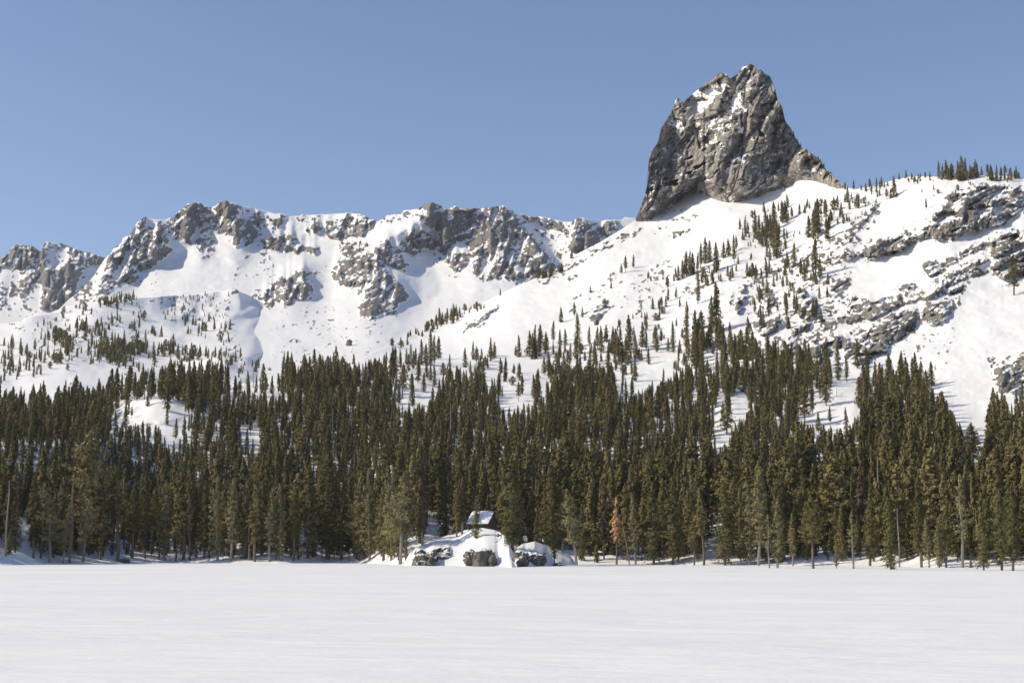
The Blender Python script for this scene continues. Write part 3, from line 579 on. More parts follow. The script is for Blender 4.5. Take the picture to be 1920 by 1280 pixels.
LY = np.concatenate([np.linspace(-900, 0, 12), np.linspace(10, 420, 140)])
LX = np.concatenate([np.linspace(-2500, -220, 14), np.linspace(-200, 200, 180), np.linspace(220, 2500, 14)])
lx, ly = np.meshgrid(LX, LY)
lz = (fbm(lx / 26, ly / 7, 8, 4) - 0.5) * 0.34 + (fbm(lx / 120, ly / 60, 18, 2) - 0.5) * 0.1
LAKE = add_obj('lake', mesh_from_grid('lake', np.stack([lx, ly, lz], -1)), m, 'structure', 'flat frozen lake under wind-brushed snow in the foreground')

# ------------------------------------------------------------------ tree materials
def foliage_material(name, c0, c1, c2):
    m, nt, bs = new_mat(name)
    oi = nd(nt, 'ShaderNodeObjectInfo'); geo = nd(nt, 'ShaderNodeNewGeometry')
    cr = ramp_node(nt, oi.outputs['Random'], [(0.0, c0), (0.5, c1), (1.0, c2)])
    v = mapping(nt); n = noise_node(nt, v, 9.0, 3, 0.6)
    k = ramp_node(nt, n.outputs['Fac'], [(0.3, (0.62, 0.62, 0.62)), (0.7, (1.25, 1.22, 1.15))])
    nt.links.new(mix_rgb(nt, 1.0, cr.outputs[0], k.outputs[0], 'MULTIPLY'), bs.inputs['Base Color'])
    bs.inputs['Roughness'].default_value = 0.75; bs.inputs['Specular IOR Level'].default_value = 0.15
    tr = nd(nt, 'ShaderNodeBsdfTranslucent'); ms = nd(nt, 'ShaderNodeMixShader'); ms.inputs[0].default_value = 0.08
    nt.links.new(mix_rgb(nt, 1.0, cr.outputs[0], k.outputs[0], 'MULTIPLY'), tr.inputs[0])
    nt.links.new(bs.outputs[0], ms.inputs[1]); nt.links.new(tr.outputs[0], ms.inputs[2])
    nt.links.new(ms.outputs[0], nt.nodes['Material Output'].inputs[0])
    return m
def bark_material(name, c0, c1, sc=40):
    m, nt, bs = new_mat(name)
    v = mapping(nt, (1, 1, 0.12)); n = noise_node(nt, v, sc, 5, 0.65)
    cr = ramp_node(nt, n.outputs['Fac'], [(0.32, c0), (0.66, c1)])
    nt.links.new(cr.outputs[0], bs.inputs['Base Color']); bs.inputs['Roughness'].default_value = 0.9
    bs.inputs['Specular IOR Level'].default_value = 0.1
    return m
M_FOL = foliage_material('conifer_needles', (0.108, 0.102, 0.040), (0.172, 0.150, 0.060), (0.228, 0.188, 0.084))
M_FOL_PALE = foliage_material('pale_pine_needles', (0.235, 0.212, 0.105), (0.245, 0.218, 0.105), (0.255, 0.22, 0.115))
M_FOL_RED = foliage_material('dead_orange_needles', (0.68, 0.42, 0.24), (0.68, 0.42, 0.24), (0.68, 0.42, 0.24))
M_FOL_BROWN = foliage_material('browned_needles', (0.155, 0.105, 0.065), (0.155, 0.105, 0.065), (0.165, 0.115, 0.075))
M_BARK = bark_material('conifer_bark', (0.10, 0.075, 0.055), (0.22, 0.175, 0.135))
M_BARK_GREY = bark_material('weathered_grey_bark', (0.17, 0.15, 0.13), (0.34, 0.31, 0.27))
M_BARK_RED = bark_material('reddish_dead_bark', (0.17, 0.11, 0.085), (0.27, 0.19, 0.15))

# ------------------------------------------------------------------ tree shapes (height 1, scaled when placed)
def quads_mesh(name, V, mat, n=4):
    V = np.asarray(V, np.float32); k = V.shape[0]
    me = bpy.data.meshes.new(name)
    me.vertices.add(k * n); me.vertices.foreach_set('co', V.reshape(-1))
    me.loops.add(k * n); me.loops.foreach_set('vertex_index', np.arange(k * n, dtype=np.int32))
    me.polygons.add(k); me.polygons.foreach_set('loop_start', np.arange(0, k * n, n, dtype=np.int32))
    me.update(calc_edges=True); me.materials.append(mat); return me
def tube_quads(path, radii, sides=6):
    path = np.asarray(path, float); out = []
    rings = []
    for i, p in enumerate(path):
        d = path[min(i + 1, len(path) - 1)] - path[max(i - 1, 0)]; d = d / np.linalg.norm(d)
        a = np.cross(d, (0.31, 0.95, 0.05)); a /= np.linalg.norm(a); b = np.cross(d, a)
        th = np.arange(sides) * 2 * math.pi / sides
        rings.append(p + radii[i] * (np.cos(th)[:, None] * a + np.sin(th)[:, None] * b))
    for i in range(len(rings) - 1):
        for k in range(sides):
            out.append([rings[i][k], rings[i][(k + 1) % sides], rings[i + 1][(k + 1) % sides], rings[i + 1][k]])
    return out
PROFILE = {
    'fir': lambda u: np.minimum(1, 0.55 + 2.6 * u) * (1 - u) ** 0.78 + 0.045,
    'column': lambda u: np.minimum(1, 0.5 + 1.7 * u) * (1 - u ** 1.25) ** 0.85 + 0.03,
    'pine': lambda u: (0.4 + 1.0 * np.sin(np.clip(u, 0, 1) * 2.3 + 0.5)) * (1 - u ** 1.7) * 0.9 + 0.06,
    'bush': lambda u: np.sqrt(np.clip(1 - (1.6 * u - 0.6) ** 2, 0, 1)) + 0.1}
def make_tree(name, seed, kind, base, width, branches, per, tuft, fol, bark, up=0.0, bend=0.0, trunk_r=0.011, sparse=0.0, stubs=14, twist=0.0, forks=0):
    rs = np.random.RandomState(seed)
    zt = np.linspace(-0.03, 0.97, 12)
    ph = rs.rand() * 6.28
    cx = lambda z: bend * np.clip(z, 0, 1) ** 1.5 + 0.006 * np.sin(z * 9 + ph) + twist * np.sin(z * 5.5)
    cy = lambda z: 0.006 * np.cos(z * 7 + ph)
    T = tube_quads(np.stack([cx(zt), cy(zt), zt], -1), trunk_r * (1.15 - zt) ** 0.9 + 0.0012, 6)
    T = list(T)
    for k in range(stubs):                      # dead lower branches
        z = 0.06 + (base + 0.12) * rs.rand(); a = rs.rand() * 6.28; L = (0.02 + 0.05 * rs.rand()) * (0.6 + width * 5)
        p0 = np.array([cx(z), cy(z), z]); d = np.array([math.cos(a), math.sin(a), rs.uniform(-0.35, 0.25)])
        T += tube_quads([p0, p0 + d * L * 0.55, p0 + d * L + np.array([0, 0, -0.006])], [0.0022, 0.0016, 0.0006], 3)
    prof = PROFILE[kind]; V = []
    ub = np.sort((np.arange(branches) + rs.rand(branches)) / branches) ** 0.92
    W = max(9, branches // 5); ub = np.clip((np.floor(ub * W) + 0.5 + rs.uniform(-0.28, 0.28, len(ub))) / W, 0.004, 0.995)
    if sparse: ub = ub[rs.rand(len(ub)) > sparse]
    for i, u in enumerate(ub):
        z = base + (1 - base) * u * 0.985
        a = i * 2.39996 + rs.uniform(-0.5, 0.5)
        L = width * float(prof(np.array(u))) * rs.uniform(0.55, 1.2)
        if kind == 'pine' and rs.rand() < 0.25: L *= 1.35
        slope = (0.55 * u - 0.42 + up) + rs.uniform(-0.15, 0.15)
        d = np.array([math.cos(a), math.sin(a), slope])
        p0 = np.array([cx(z), cy(z), z])
        T += tube_quads([p0, p0 + d * L * 0.8], [0.0024 * (1.2 - u), 0.0006], 3)
        n = max(4, int(per * (0.35 + 0.65 * L / width) * rs.uniform(0.8, 1.2)))
        s = rs.rand(n) ** 0.62 * 1.02 + 0.03
        perp = np.array([-math.sin(a), math.cos(a), 0])
        lat = rs.randn(n) * 0.26 * L * (1.1 - 0.7 * s)
        c = p0 + d * (s * L)[:, None] + perp * lat[:, None]
        c[:, 2] += -0.10 * L * s * s * (1 - up) + rs.randn(n) * tuft * 0.55 + 0.5 * up * L * s * s
        ax = d * 0.28 + rs.randn(n, 3) * 0.34 + perp * rs.randn(n)[:, None] * 0.55 + np.array([0, 0, 0.7 * up - 0.42])
        ax /= np.linalg.norm(ax, axis=1, keepdims=True)
        nn = rs.randn(n, 3) * 0.4 + np.array([0, 0, 0.5]) + np.array([math.cos(a), math.sin(a), 0]) * 2.2
        w = np.cross(ax, nn); w /= np.linalg.norm(w, axis=1, keepdims=True) + 1e-9
        l = tuft * rs.uniform(0.6, 1.35, n)[:, None]
        V.append(np.stack([c - ax * l * 0.5, c + w * l * 0.33 - ax * l * 0.02, c + ax * l * 0.62, c - w * l * 0.33 + ax * l * 0.05], 1))
    crown = quads_mesh(name + '_crown', np.concatenate(V), fol) if V and per > 0 else None
    trunk = quads_mesh(name + '_trunk', np.array(T), bark)
    return trunk, crown
SHAPES = {}
def shape(key, *a, **k): SHAPES[key] = make_tree(key, *a, **k)
# detailed shapes for trees that show at full size
for i in range(3): shape('fir%d' % i, 40 + i, 'fir', 0.03 + 0.04 * i, 0.125 + 0.014 * i, 150, 42, 0.0165, M_FOL, M_BARK)
for i in range(4): shape('column%d' % i, 60 + i, 'column', 0.12 + 0.10 * i, 0.092 + 0.012 * (i % 3), 135, 40, 0.0160, M_FOL, M_BARK, bend=(-0.03, 0.02, 0.0, 0.05)[i])
for i in range(2): shape('pale%d' % i, 70 + i, 'column', 0.07 + 0.15 * i, 0.108, 135, 40, 0.0160, M_FOL_PALE, M_BARK_GREY, up=0.25, bend=0.03 * (1 - 2 * i))
for i in range(3): shape('pine%d' % i, 80 + i, 'pine', 0.20 + 0.07 * i, 0.115 + 0.012 * i, 90, 48, 0.0185, M_FOL_PALE if i == 1 else M_FOL, M_BARK_GREY if i == 1 else M_BARK, up=0.38, bend=(0.05, -0.08, 0.03)[i], trunk_r=0.014, twist=0.008)
shape('orange', 91, 'column', 0.34, 0.085, 90, 36, 0.0175, M_FOL_RED, M_BARK, bend=0.01, sparse=0.25)
shape('brown', 92, 'column', 0.22, 0.10, 130, 38, 0.0165, M_FOL_BROWN, M_BARK_GREY)
shape('snag', 93, 'column', 0.15, 0.05, 46, 0, 0.02, M_FOL, M_BARK_GREY, trunk_r=0.012, stubs=40)
shape('snag_red', 94, 'column', 0.12, 0.07, 70, 0, 0.02, M_FOL, M_BARK_RED, trunk_r=0.014, stubs=50)
shape('snag_foliage', 95, 'column', 0.30, 0.14, 62, 20, 0.022, M_FOL_PALE, M_BARK_GREY, up=0.2, trunk_r=0.0135, sparse=0.15, stubs=30)
for i in range(2): shape('sapling%d' % i, 96 + i, 'fir', 0.04, 0.19, 50, 22, 0.06, M_FOL if i else M_FOL_PALE, M_BARK, up=0.15, trunk_r=0.014, stubs=0)
shape('brush', 99, 'bush', 0.05, 0.55, 60, 0, 0.02, M_FOL, M_BARK, up=1.3, trunk_r=0.012, stubs=60)
# lighter shapes for the forest mass and far trees
for i in range(3): shape('mid_fir%d' % i, 140 + i, 'fir', 0.05 + 0.05 * i, 0.122 + 0.014 * i, 96, 34, 0.0265, M_FOL, M_BARK, stubs=6)
for i in range(3): shape('mid_column%d' % i, 160 + i, 'column', 0.12 + 0.08 * i, 0.108 + 0.012 * i, 90, 34, 0.0265, M_FOL, M_BARK, stubs=6)
shape('mid_pine0', 180, 'pine', 0.30, 0.15, 66, 38, 0.03, M_FOL, M_BARK, up=0.35, trunk_r=0.014, stubs=6)
shape('mid_brown0', 181, 'column', 0.22, 0.11, 84, 30, 0.028, M_FOL_BROWN, M_BARK, stubs=6)
for i in range(2): shape('far_fir%d' % i, 190 + i, 'fir', 0.05 + 0.05 * i, 0.17 + 0.03 * i, 28, 13, 0.10, M_FOL, M_BARK, stubs=0, trunk_r=0.016)
shape('far_bush0', 195, 'bush', 0.12, 0.26, 22, 13, 0.13, M_FOL, M_BARK, up=0.3, stubs=0, trunk_r=0.02)
NEAR_MIX = ['fir0', 'fir1', 'fir2', 'column0', 'fir1', 'fir0', 'column1', 'fir2', 'pine0', 'fir1', 'pale0', 'fir0', 'pine2']
MID_MIX = ['mid_fir0', 'mid_fir1', 'mid_fir2', 'mid_column0', 'mid_fir0', 'mid_column1', 'mid_fir1', 'mid_column2', 'mid_fir2', 'mid_fir1', 'mid_pine0']

TREES = 0
def place_tree(name, key, pos, h, label, group=None, rz=None, wide=1.0, lean=0.0, cat='tree'):
    global TREES
    root = bpy.data.objects.new(name, None); COL.objects.link(root)
    root.empty_display_size = 0.5
    root.location = pos; root.rotation_euler = (0, lean, random.uniform(0, 6.28) if rz is None else rz)
    if lean: root.rotation_mode = 'ZYX'
    root.scale = (h * wide, h * wide, h)
    root['label'] = label; root['category'] = cat
    if group: root['group'] = group
    tr, cr = SHAPES[key]
    t = bpy.data.objects.new('trunk', tr); COL.objects.link(t); t.parent = root
    if cr is not None:
        c = bpy.data.objects.new('crown', cr); COL.objects.link(c); c.parent = root
    TREES += 1
    return root
def px_height(pos, hpx):
    return hpx * math.hypot(pos[0], pos[1]) / F * 1.0
OCC = []          # ground already taken: (x, y, radius)

# ------------------------------------------------------------------ trees along the lakeshore, one by one
# (x, foot y, height in px, shape, look)
SHORE = [
    (10, 1042, 137, 'snag', 'bare grey dead trunk'), (17, 1040, 42, 'sapling1', 'small dark bushy fir'), (62, 1045, 150, 'column1', 'slim dark pine'), (76, 1046, 122, 'column2', 'slim dark pine'), (93, 1054, 138, 'pine1', 'pale pine with upswept branches'), (117, 1055, 106, 'pale1', 'small pine with thin white leaning trunk'),
    (131, 1055, 162, 'snag_red', 'tall reddish dead trunk with short branch stubs'), (156, 1053, 116, 'pine1', 'pale pine with curved trunk'), (149, 1040, 225, 'pine0', 'very tall ragged pine'), (189, 1049, 162, 'column0', 'columnar dark conifer'), (220, 1051, 172, 'column3', 'tall conifer with grey lower trunk'), (247, 1046, 142, 'column2', 'slender conifer with bare lower trunk'),
    (271, 1046, 156, 'column0', 'narrow dark conifer'), (299, 1049, 132, 'column1', 'slender conifer in a close pair'), (308, 1050, 147, 'pale0', 'taller pale conifer in a close pair'), (330, 1052, 121, 'column2', 'short conifer with bare trunk'), (344, 1049, 182, 'column3', 'tall thin conifer with bare trunk'), (355, 1050, 141, 'column3', 'thin conifer with pale trunk'), (382, 1046, 142, 'fir2', 'full conifer'), (407, 1050, 156, 'pale0', 'pale green columnar conifer'), (433, 1052, 152, 'pale1', 'pale green conifer with light trunk'),
    (466, 1050, 112, 'snag', 'bare white dead trunk'), (478, 1052, 162, 'column1', 'slim conifer with grey trunk'), (505, 1052, 136, 'pale1', 'pale conifer with slim trunk'), (526, 1050, 141, 'pale0', 'pale bushy conifer'), (550, 1050, 131, 'column2', 'slim conifer with bare trunk'), (577, 1047, 177, 'fir1', 'dense tall conifer'), (612, 1047, 202, 'fir2', 'very tall dense conifer'), (640, 1049, 170, 'column0', 'columnar dark conifer'),
    (674, 1050, 162, 'fir1', 'bushy green conifer'), (692, 1050, 172, 'pale0', 'bushy pale conifer'), (720, 1050, 150, 'column0', 'dark conifer'), (750, 1058, 172, 'pine1', 'tall pine with several bare grey stems'), (761, 1050, 162, 'column2', 'dark conifer with bare stem'), (791, 1022, 112, 'brown', 'browned dense fir'), (831, 1005, 97, 'fir0', 'small narrow fir'), (857, 1006, 92, 'column2', 'thin small conifer'), (866, 1001, 108, 'brown', 'brown-topped slim conifer'), (893, 1009, 79, 'fir0', 'little spire-like fir'),
    (937, 995, 94, 'column1', 'slim light conifer'), (926, 988, 118, 'fir1', 'dark fir'), (960, 1030, 174, 'fir1', 'tall dense fir'), (976, 1019, 124, 'fir2', 'bushy dark fir'), (1003, 1031, 36, 'snag', 'tiny dead stick of a tree'), (1035, 1030, 160, 'fir2', 'tall spreading fir'), (1039, 1060, 70, 'column1', 'thin young pine'), (1055, 1036, 116, 'pale1', 'pale thin pine'), (1080, 1060, 142, 'pine1', 'broad pale pine with leaning grey trunk'),
    (1118, 1054, 31, 'sapling1', 'knee-high bushy young fir'), (1156, 1058, 127, 'orange', 'dead pine with rusty orange needles'), (1181, 1059, 86, 'snag', 'leaning bare grey trunk'), (1191, 1059, 132, 'pale1', 'slim pale pine'), (1225, 1058, 150, 'fir1', 'dark fir'), (1262, 1058, 165, 'fir2', 'full dark fir'), (1302, 1060, 102, 'column2', 'short pine with bare trunk'), (1320, 1060, 142, 'column3', 'slim pine with bare trunk'), (1359, 1060, 157, 'fir1', 'dense dark fir'), (1407, 1058, 157, 'pale0', 'pale bushy conifer'), (1424, 1061, 182, 'pale1', 'tall pale conifer'),
    (1442, 1063, 97, 'snag_foliage', 'thin white-trunked pine'), (1459, 1063, 127, 'pale0', 'bushy pale conifer'), (1487, 1062, 97, 'pale1', 'short pale conifer'), (1526, 1065, 132, 'pine2', 'broad bright green pine reaching the snow'), (1569, 1064, 61, 'pale0', 'small pale pine'), (1600, 1064, 102, 'snag_foliage', 'pine with a long bare cream trunk'), (1632, 1063, 150, 'column0', 'dark conifer'), (1670, 1066, 127, 'fir0', 'bright green dense fir branched to the ground'), (1687, 1066, 112, 'snag', 'straight bare dead trunk'),
    (1727, 1063, 152, 'column1', 'slim dark conifer'), (1742, 1066, 92, 'pale1', 'small pale-trunked pine'), (1761, 1066, 91, 'pale0', 'short slim pine'), (1775, 1063, 112, 'column3', 'thin conifer with bare trunk'), (1806, 1064, 167, 'snag_foliage', 'big half-dead pine with thick silvery trunk'), (1821, 1066, 20, 'sapling0', 'tiny pale sapling'), (1844, 1068, 102, 'fir1', 'green bushy fir'), (1878, 1068, 142, 'fir2', 'dense dark fir'), (1900, 1069, 157, 'column0', 'columnar dark conifer')]
ORD = ['first', 'second', 'third', 'fourth', 'fifth', 'sixth', 'seventh', 'eighth', 'ninth', 'tenth', 'eleventh', 'twelfth', 'thirteenth', 'fourteenth', 'fifteenth', 'sixteenth', 'seventeenth', 'eighteenth', 'nineteenth', 'twentieth', 'twenty-first', 'twenty-second', 'twenty-third', 'twenty-fourth', 'twenty-fifth', 'twenty-sixth', 'twenty-seventh', 'twenty-eighth', 'twenty-ninth', 'thirtieth']
xs_sorted = sorted(SHORE)
left_rank = {t: i for i, t in enumerate(t for t in xs_sorted if t[0] < 756)}
knoll_rank = {t: i for i, t in enumerate(t for t in xs_sorted if 756 <= t[0] <= 1100)}
mid_rank = {t: i for i, t in enumerate(t for t in xs_sorted if 1156 < t[0] < 1500)}
right_rank = {t: i for i, t in enumerate(reversed([t for t in xs_sorted if t[0] >= 1500]))}
n_left = len(left_rank)
def shore_label(t):
    x, look = t[0], t[4]
    if x in (1156, 131, 1806, 466): return {1156: 'dead pine with rusty orange needles among green trees on the lakeshore', 131: 'tall reddish dead trunk with short branch stubs on the shore', 1806: 'big half-dead pine with thick silvery trunk on the shore', 466: 'bare white dead trunk between green conifers on the shore'}[x]
    if x == 893: return 'little spire-like fir on the knoll in front of the snow-roofed cabin'
    if t in left_rank:
        k = left_rank[t]
        return '%s at the lakeshore, %s from the left end' % (look, ORD[k]) if k < n_left / 2 else '%s at the lakeshore, %s left of the rocky knoll' % (look, ORD[n_left - 1 - k])
    if t in knoll_rank: return '%s, %s of the trees on the rocky shore knoll' % (look, ORD[knoll_rank[t]])
    if x < 1156: return '%s just left of the orange dead pine' % look
    if t in mid_rank: return '%s at the lakeshore, %s right of the orange pine' % (look, ORD[mid_rank[t]])
    return '%s at the lakeshore, %s from the right end' % (look, ORD[right_rank[t]])
NAME = {'snag': 'dead_tree', 'snag_red': 'dead_tree', 'orange': 'dead_pine_tree', 'snag_foliage': 'pine_tree', 'sapling0': 'young_tree', 'sapling1': 'young_tree'}
for t in SHORE:
    x, y, hp, key, look = t
    h = hit_pixel(x, y, only=('hillside', 'shore_knoll'))
    if h is None: h = (Vector([float(c) for c in world_pt(x, y, float(r_at_z(x, y, 0.1)))]),)
    p = h[0]
    lean = {117: 0.12, 1181: -0.16, 1080: -0.02}.get(x, 0.0)
    place_tree(NAME.get(key, 'pine_tree' if 'pine' in key or 'pale' in key or 'column' in key else 'fir_tree'), key, (p.x, p.y, p.z - 0.05), px_height(p, hp), shore_label(t), 'trees standing along the lakeshore', wide=(1.35 if 756 < x < 1060 else random.uniform(1.1, 1.35)) if 'snag' not in key else 1.0, lean=lean, rz=0.0 if lean else None)
    OCC.append((p.x, p.y, 4.2 if key == 'orange' else 2.3))

for k_, (x, y, hp) in enumerate([(272, 1051, 13), (288, 1052, 16), (318, 1052, 14), (341, 1053, 17), (366, 1052, 13), (392, 1052, 15), (418, 1052, 14), (448, 1052, 12), (520, 1052, 13), (606, 1051, 14), (655, 1051, 12)]):
    p = hit_pixel(x, y, only=('hillside',))
    if p: place_tree('shrub', 'brush', tuple(p[0]), px_height(p[0], hp), 'low leafless brush on the left shore, %s from the left end' % ORD[k_], 'leafless brush along the shore', wide=1.2, cat='shrub')

# ------------------------------------------------------------------ groves and single trees on the slopes
GROVES = [
    ('conifer in the tall tight grove on snow below the crag', 'grove below the crag', [(1397, 441, 40), (1416, 445, 55), (1424, 450, 50), (1438, 452, 68), (1445, 448, 52), (1452, 430, 56), (1457, 483, 76), (1467, 418, 46), (1473, 414, 42), (1430, 462, 50), (1450, 465, 58)]),
    ('conifer in the narrow grove between crag and snowy dome', 'grove between crag and dome', [(1534, 441, 70), (1526, 448, 60), (1517, 445, 42), (1551, 448, 43), (1548, 407, 26), (1530, 430, 50), (1490, 500, 46), (1529, 517, 72), (1509, 527, 42), (1538, 520, 40)]),
    ('small conifer standing along the snowy shoulder right of the crag', 'shoulder trees right of the crag', [(1608, 390, 30), (1663, 373, 22), (1670, 371, 20), (1677, 369, 33), (1601, 356, 20), (1631, 354, 22), (1644, 352, 22), (1653, 349, 18), (1585, 354, 14), (1615, 356, 12), (1593, 392, 20), (1570, 388, 14)]),
    ('conifer on the skyline of the snowy dome at upper right', 'skyline trees on the dome', [(1761, 335, 36), (1768, 335, 30), (1775, 335, 34), (1785, 333, 28), (1797, 334, 34), (1804, 335, 44), (1811, 334, 38), (1820, 331, 24), (1830, 329, 30), (1841, 328, 18), (1852, 328, 22), (1869, 327, 20), (1877, 328, 16), (1885, 328, 19), (1893, 329, 15), (1906, 333, 20), (1911, 334, 15), (1699, 333, 16), (1686, 336, 15), (1744, 332, 13), (1735, 332, 12), (1726, 332, 10), (1710, 332, 9)]),
    ('dark conifer in the scattered row climbing the slope under the crag', 'row climbing under the crag', [(1314, 503, 50), (1323, 493, 52), (1331, 490, 42), (1343, 507, 57), (1287, 517, 50), (1294, 517, 52), (1299, 514, 42), (1357, 483, 34), (1376, 472, 36), (1381, 468, 30), (1366, 478, 28), (1272, 525, 30), (1280, 522, 38), (1308, 505, 36)]),
    ('tall fir on open snow midway up the central slope', 'tall firs on the central slope', [(1309, 569, 64), (1344, 620, 92), (1335, 624, 72), (1287, 658, 88), (1304, 658, 82), (1371, 668, 46), (1378, 665, 40), (1411, 672, 46)]),
    ('fir among the rock bands at the foot of the right hill', 'firs at the foot of the right hill', [(1572, 712, 74), (1608, 690, 58), (1627, 712, 62), (1668, 718, 58), (1692, 718, 62), (1747, 724, 46), (1642, 722, 48), (1588, 716, 50), (1550, 715, 52), (1712, 722, 52), (1728, 726, 50), (1655, 722, 40), (1700, 728, 56), (1525, 712, 46), (1500, 705, 60), (1480, 700, 52), (1460, 698, 55), (1440, 690, 50)]),
    ('dark fir in the cluster on the small bench at slope centre left', 'cluster on the bench', [(790, 683, 49), (807, 683, 67), (822, 673, 46), (770, 683, 42), (779, 685, 36), (762, 682, 30), (814, 680, 52), (798, 684, 44)]),
    ('conifer in the loose clumps on snow above the middle forest', 'clumps above the middle forest', [(1002, 657, 51), (1013, 653, 49), (1037, 643, 47), (1050, 647, 31), (1060, 647, 33), (1052, 603, 26), (1077, 593, 29), (1092, 595, 21), (1083, 650, 66), (1137, 640, 31), (1163, 647, 39), (1180, 660, 72), (1190, 647, 36), (920, 667, 36), (927, 670, 30), (887, 673, 36), (843, 687, 26), (967, 667, 21), (903, 673, 23), (1024, 655, 30), (1105, 650, 40), (1120, 655, 46), (1150, 655, 44), (1205, 650, 50), (1212, 655, 42), (1230, 655, 46), (1240, 645, 30), (1262, 650, 52)]),
    ('small conifer high on the open snow left of the crag', 'trees high on the open snow', [(1173, 510, 33), (1188, 501, 26), (1165, 512, 20), (1107, 548, 15), (938, 553, 15), (1113, 458, 15), (1072, 484, 17), (1146, 540, 12)])]
FAR_BUSH = (1105, 606)
SMALL_KEYS = ['mid_fir0', 'far_fir0', 'mid_fir1', 'mid_column1', 'far_fir1', 'mid_fir2', 'mid_column2', 'mid_column0', 'far_fir0', 'mid_pine0']
for label, group, lst in GROVES:
    lst = sorted(lst)
    for gi_, (x, y, hp) in enumerate(lst):
        h = hit_pixel(x, y + 0.8, only=('hillside',))
        if h is None: h = hit_pixel(x, y + 5, only=('hillside',))
        if h is None: continue
        p = h[0]
        key = random.choice(['fir0', 'fir1', 'column0', 'column1', 'fir0', 'mid_fir0', 'mid_fir1']) if hp > 34 else SMALL_KEYS[gi_ % 10]
        place_tree('fir_tree', key, (p.x, p.y, p.z - 0.2), px_height(p, hp) * random.uniform(0.96, 1.06), '%s, %s from left' % (label, ORD[gi_]), group, wide=random.uniform(1.15, 1.55))
        OCC.append((p.x, p.y, 1.2))
h = hit_pixel(1134, 577, only=('hillside',))
place_tree('shrub', 'far_bush0', tuple(h[0]), px_height(h[0], 17), 'wind-cut dark shrub on a rock rib of the open central slope', wide=1.1, cat='shrub')
h = hit_pixel(1902, 553, only=('hillside',))
place_tree('pine_tree', 'pine0', tuple(h[0]), px_height(h[0], 74), 'broad dark pine alone on the snow at the right edge', wide=1.35)
h = hit_pixel(1737, 394, only=('hillside',))
place_tree('young_tree', 'mid_brown0', tuple(h[0]), px_height(h[0], 24), 'small brownish tree alone on the open dome snow', wide=1.1)

# ------------------------------------------------------------------ the forest: nearest trees singly, the rest as one mass
CLEAR = [[(190, 798), (225, 762), (290, 748), (335, 760), (362, 786), (345, 812), (322, 835), (308, 812), (290, 788), (240, 790)], [(410, 728), (430, 712), (525, 707), (527, 738), (480, 730)], [(735, 752), (760, 702), (820, 684), (832, 710), (800, 752), (760, 762)], [(930, 752), (950, 725), (1010, 713), (1042, 730), (990, 752), (955, 768)], [(1150, 722), (1200, 700), (1250, 688), (1275, 700), (1230, 718), (1170, 742)],
    [(1335, 772), (1360, 750), (1420, 735), (1422, 752), (1375, 792), (1347, 852)], [(1490, 765), (1540, 730), (1600, 715), (1612, 760), (1592, 802), (1510, 792)], [(1780, 742), (1842, 735), (1852, 820), (1828, 870), (1812, 800), (1790, 770)], [(448, 800), (488, 788), (484, 842), (455, 835)], [(640, 690), (700, 660), (760, 640), (700, 672)], [(0, 955), (60, 975), (60, 1050), (-30, 1050)], [(1325, 985), (1362, 985), (1362, 1052), (1325, 1052)], [(868, 950), (932, 946), (932, 996), (868, 996)], [(800, 965), (850, 950), (850, 1000), (800, 1010)], [(560, 1000), (600, 1010), (600, 1050), (565, 1048)]]
clear_map = np.zeros((RH, RW))
for c in CLEAR:
    s_, ins = fill_poly(c); clear_map[s_][ins] = 1
top_line = poly_line([(-420, 690), (0, 690), (100, 688), (200, 690), (300, 676), (400, 678), (470, 690), (500, 668), (600, 660), (650, 658), (700, 648), (760, 655), (860, 700), (880, 705), (1000, 700), (1100, 680), (1200, 700), (1300, 690), (1400, 660), (1480, 650), (1560, 690), (1640, 690), (1700, 660), (1750, 690), (1775, 745), (1800, 800), (1840, 760), (1860, 740), (1920, 720), (2340, 700)])
base_line = poly_line([(-420, 790), (0, 786), (300, 740), (500, 720), (640, 705), (720, 690), (840, 700), (900, 735), (1000, 735), (1200, 722), (1300, 715), (1400, 700), (1500, 705), (1600, 720), (1740, 735), (1770, 800), (1830, 850), (1860, 800), (1920, 770), (2340, 760)])
hill_bvh = dict(BVHS)['hillside']
cells = {}
def free(x, y, d, cap=99):
    cx, cy = int(x // 6), int(y // 6)
    for i in (-1, 0, 1):
        for j in (-1, 0, 1):
            for (a, b, r) in cells.get((cx + i, cy + j), ()):
                if (a - x) ** 2 + (b - y) ** 2 < max(d, min(r, cap)) ** 2: return False
    return True
for o_ in OCC: cells.setdefault((int(o_[0] // 6), int(o_[1] // 6)), []).append(o_)
forest = []
tries = 0
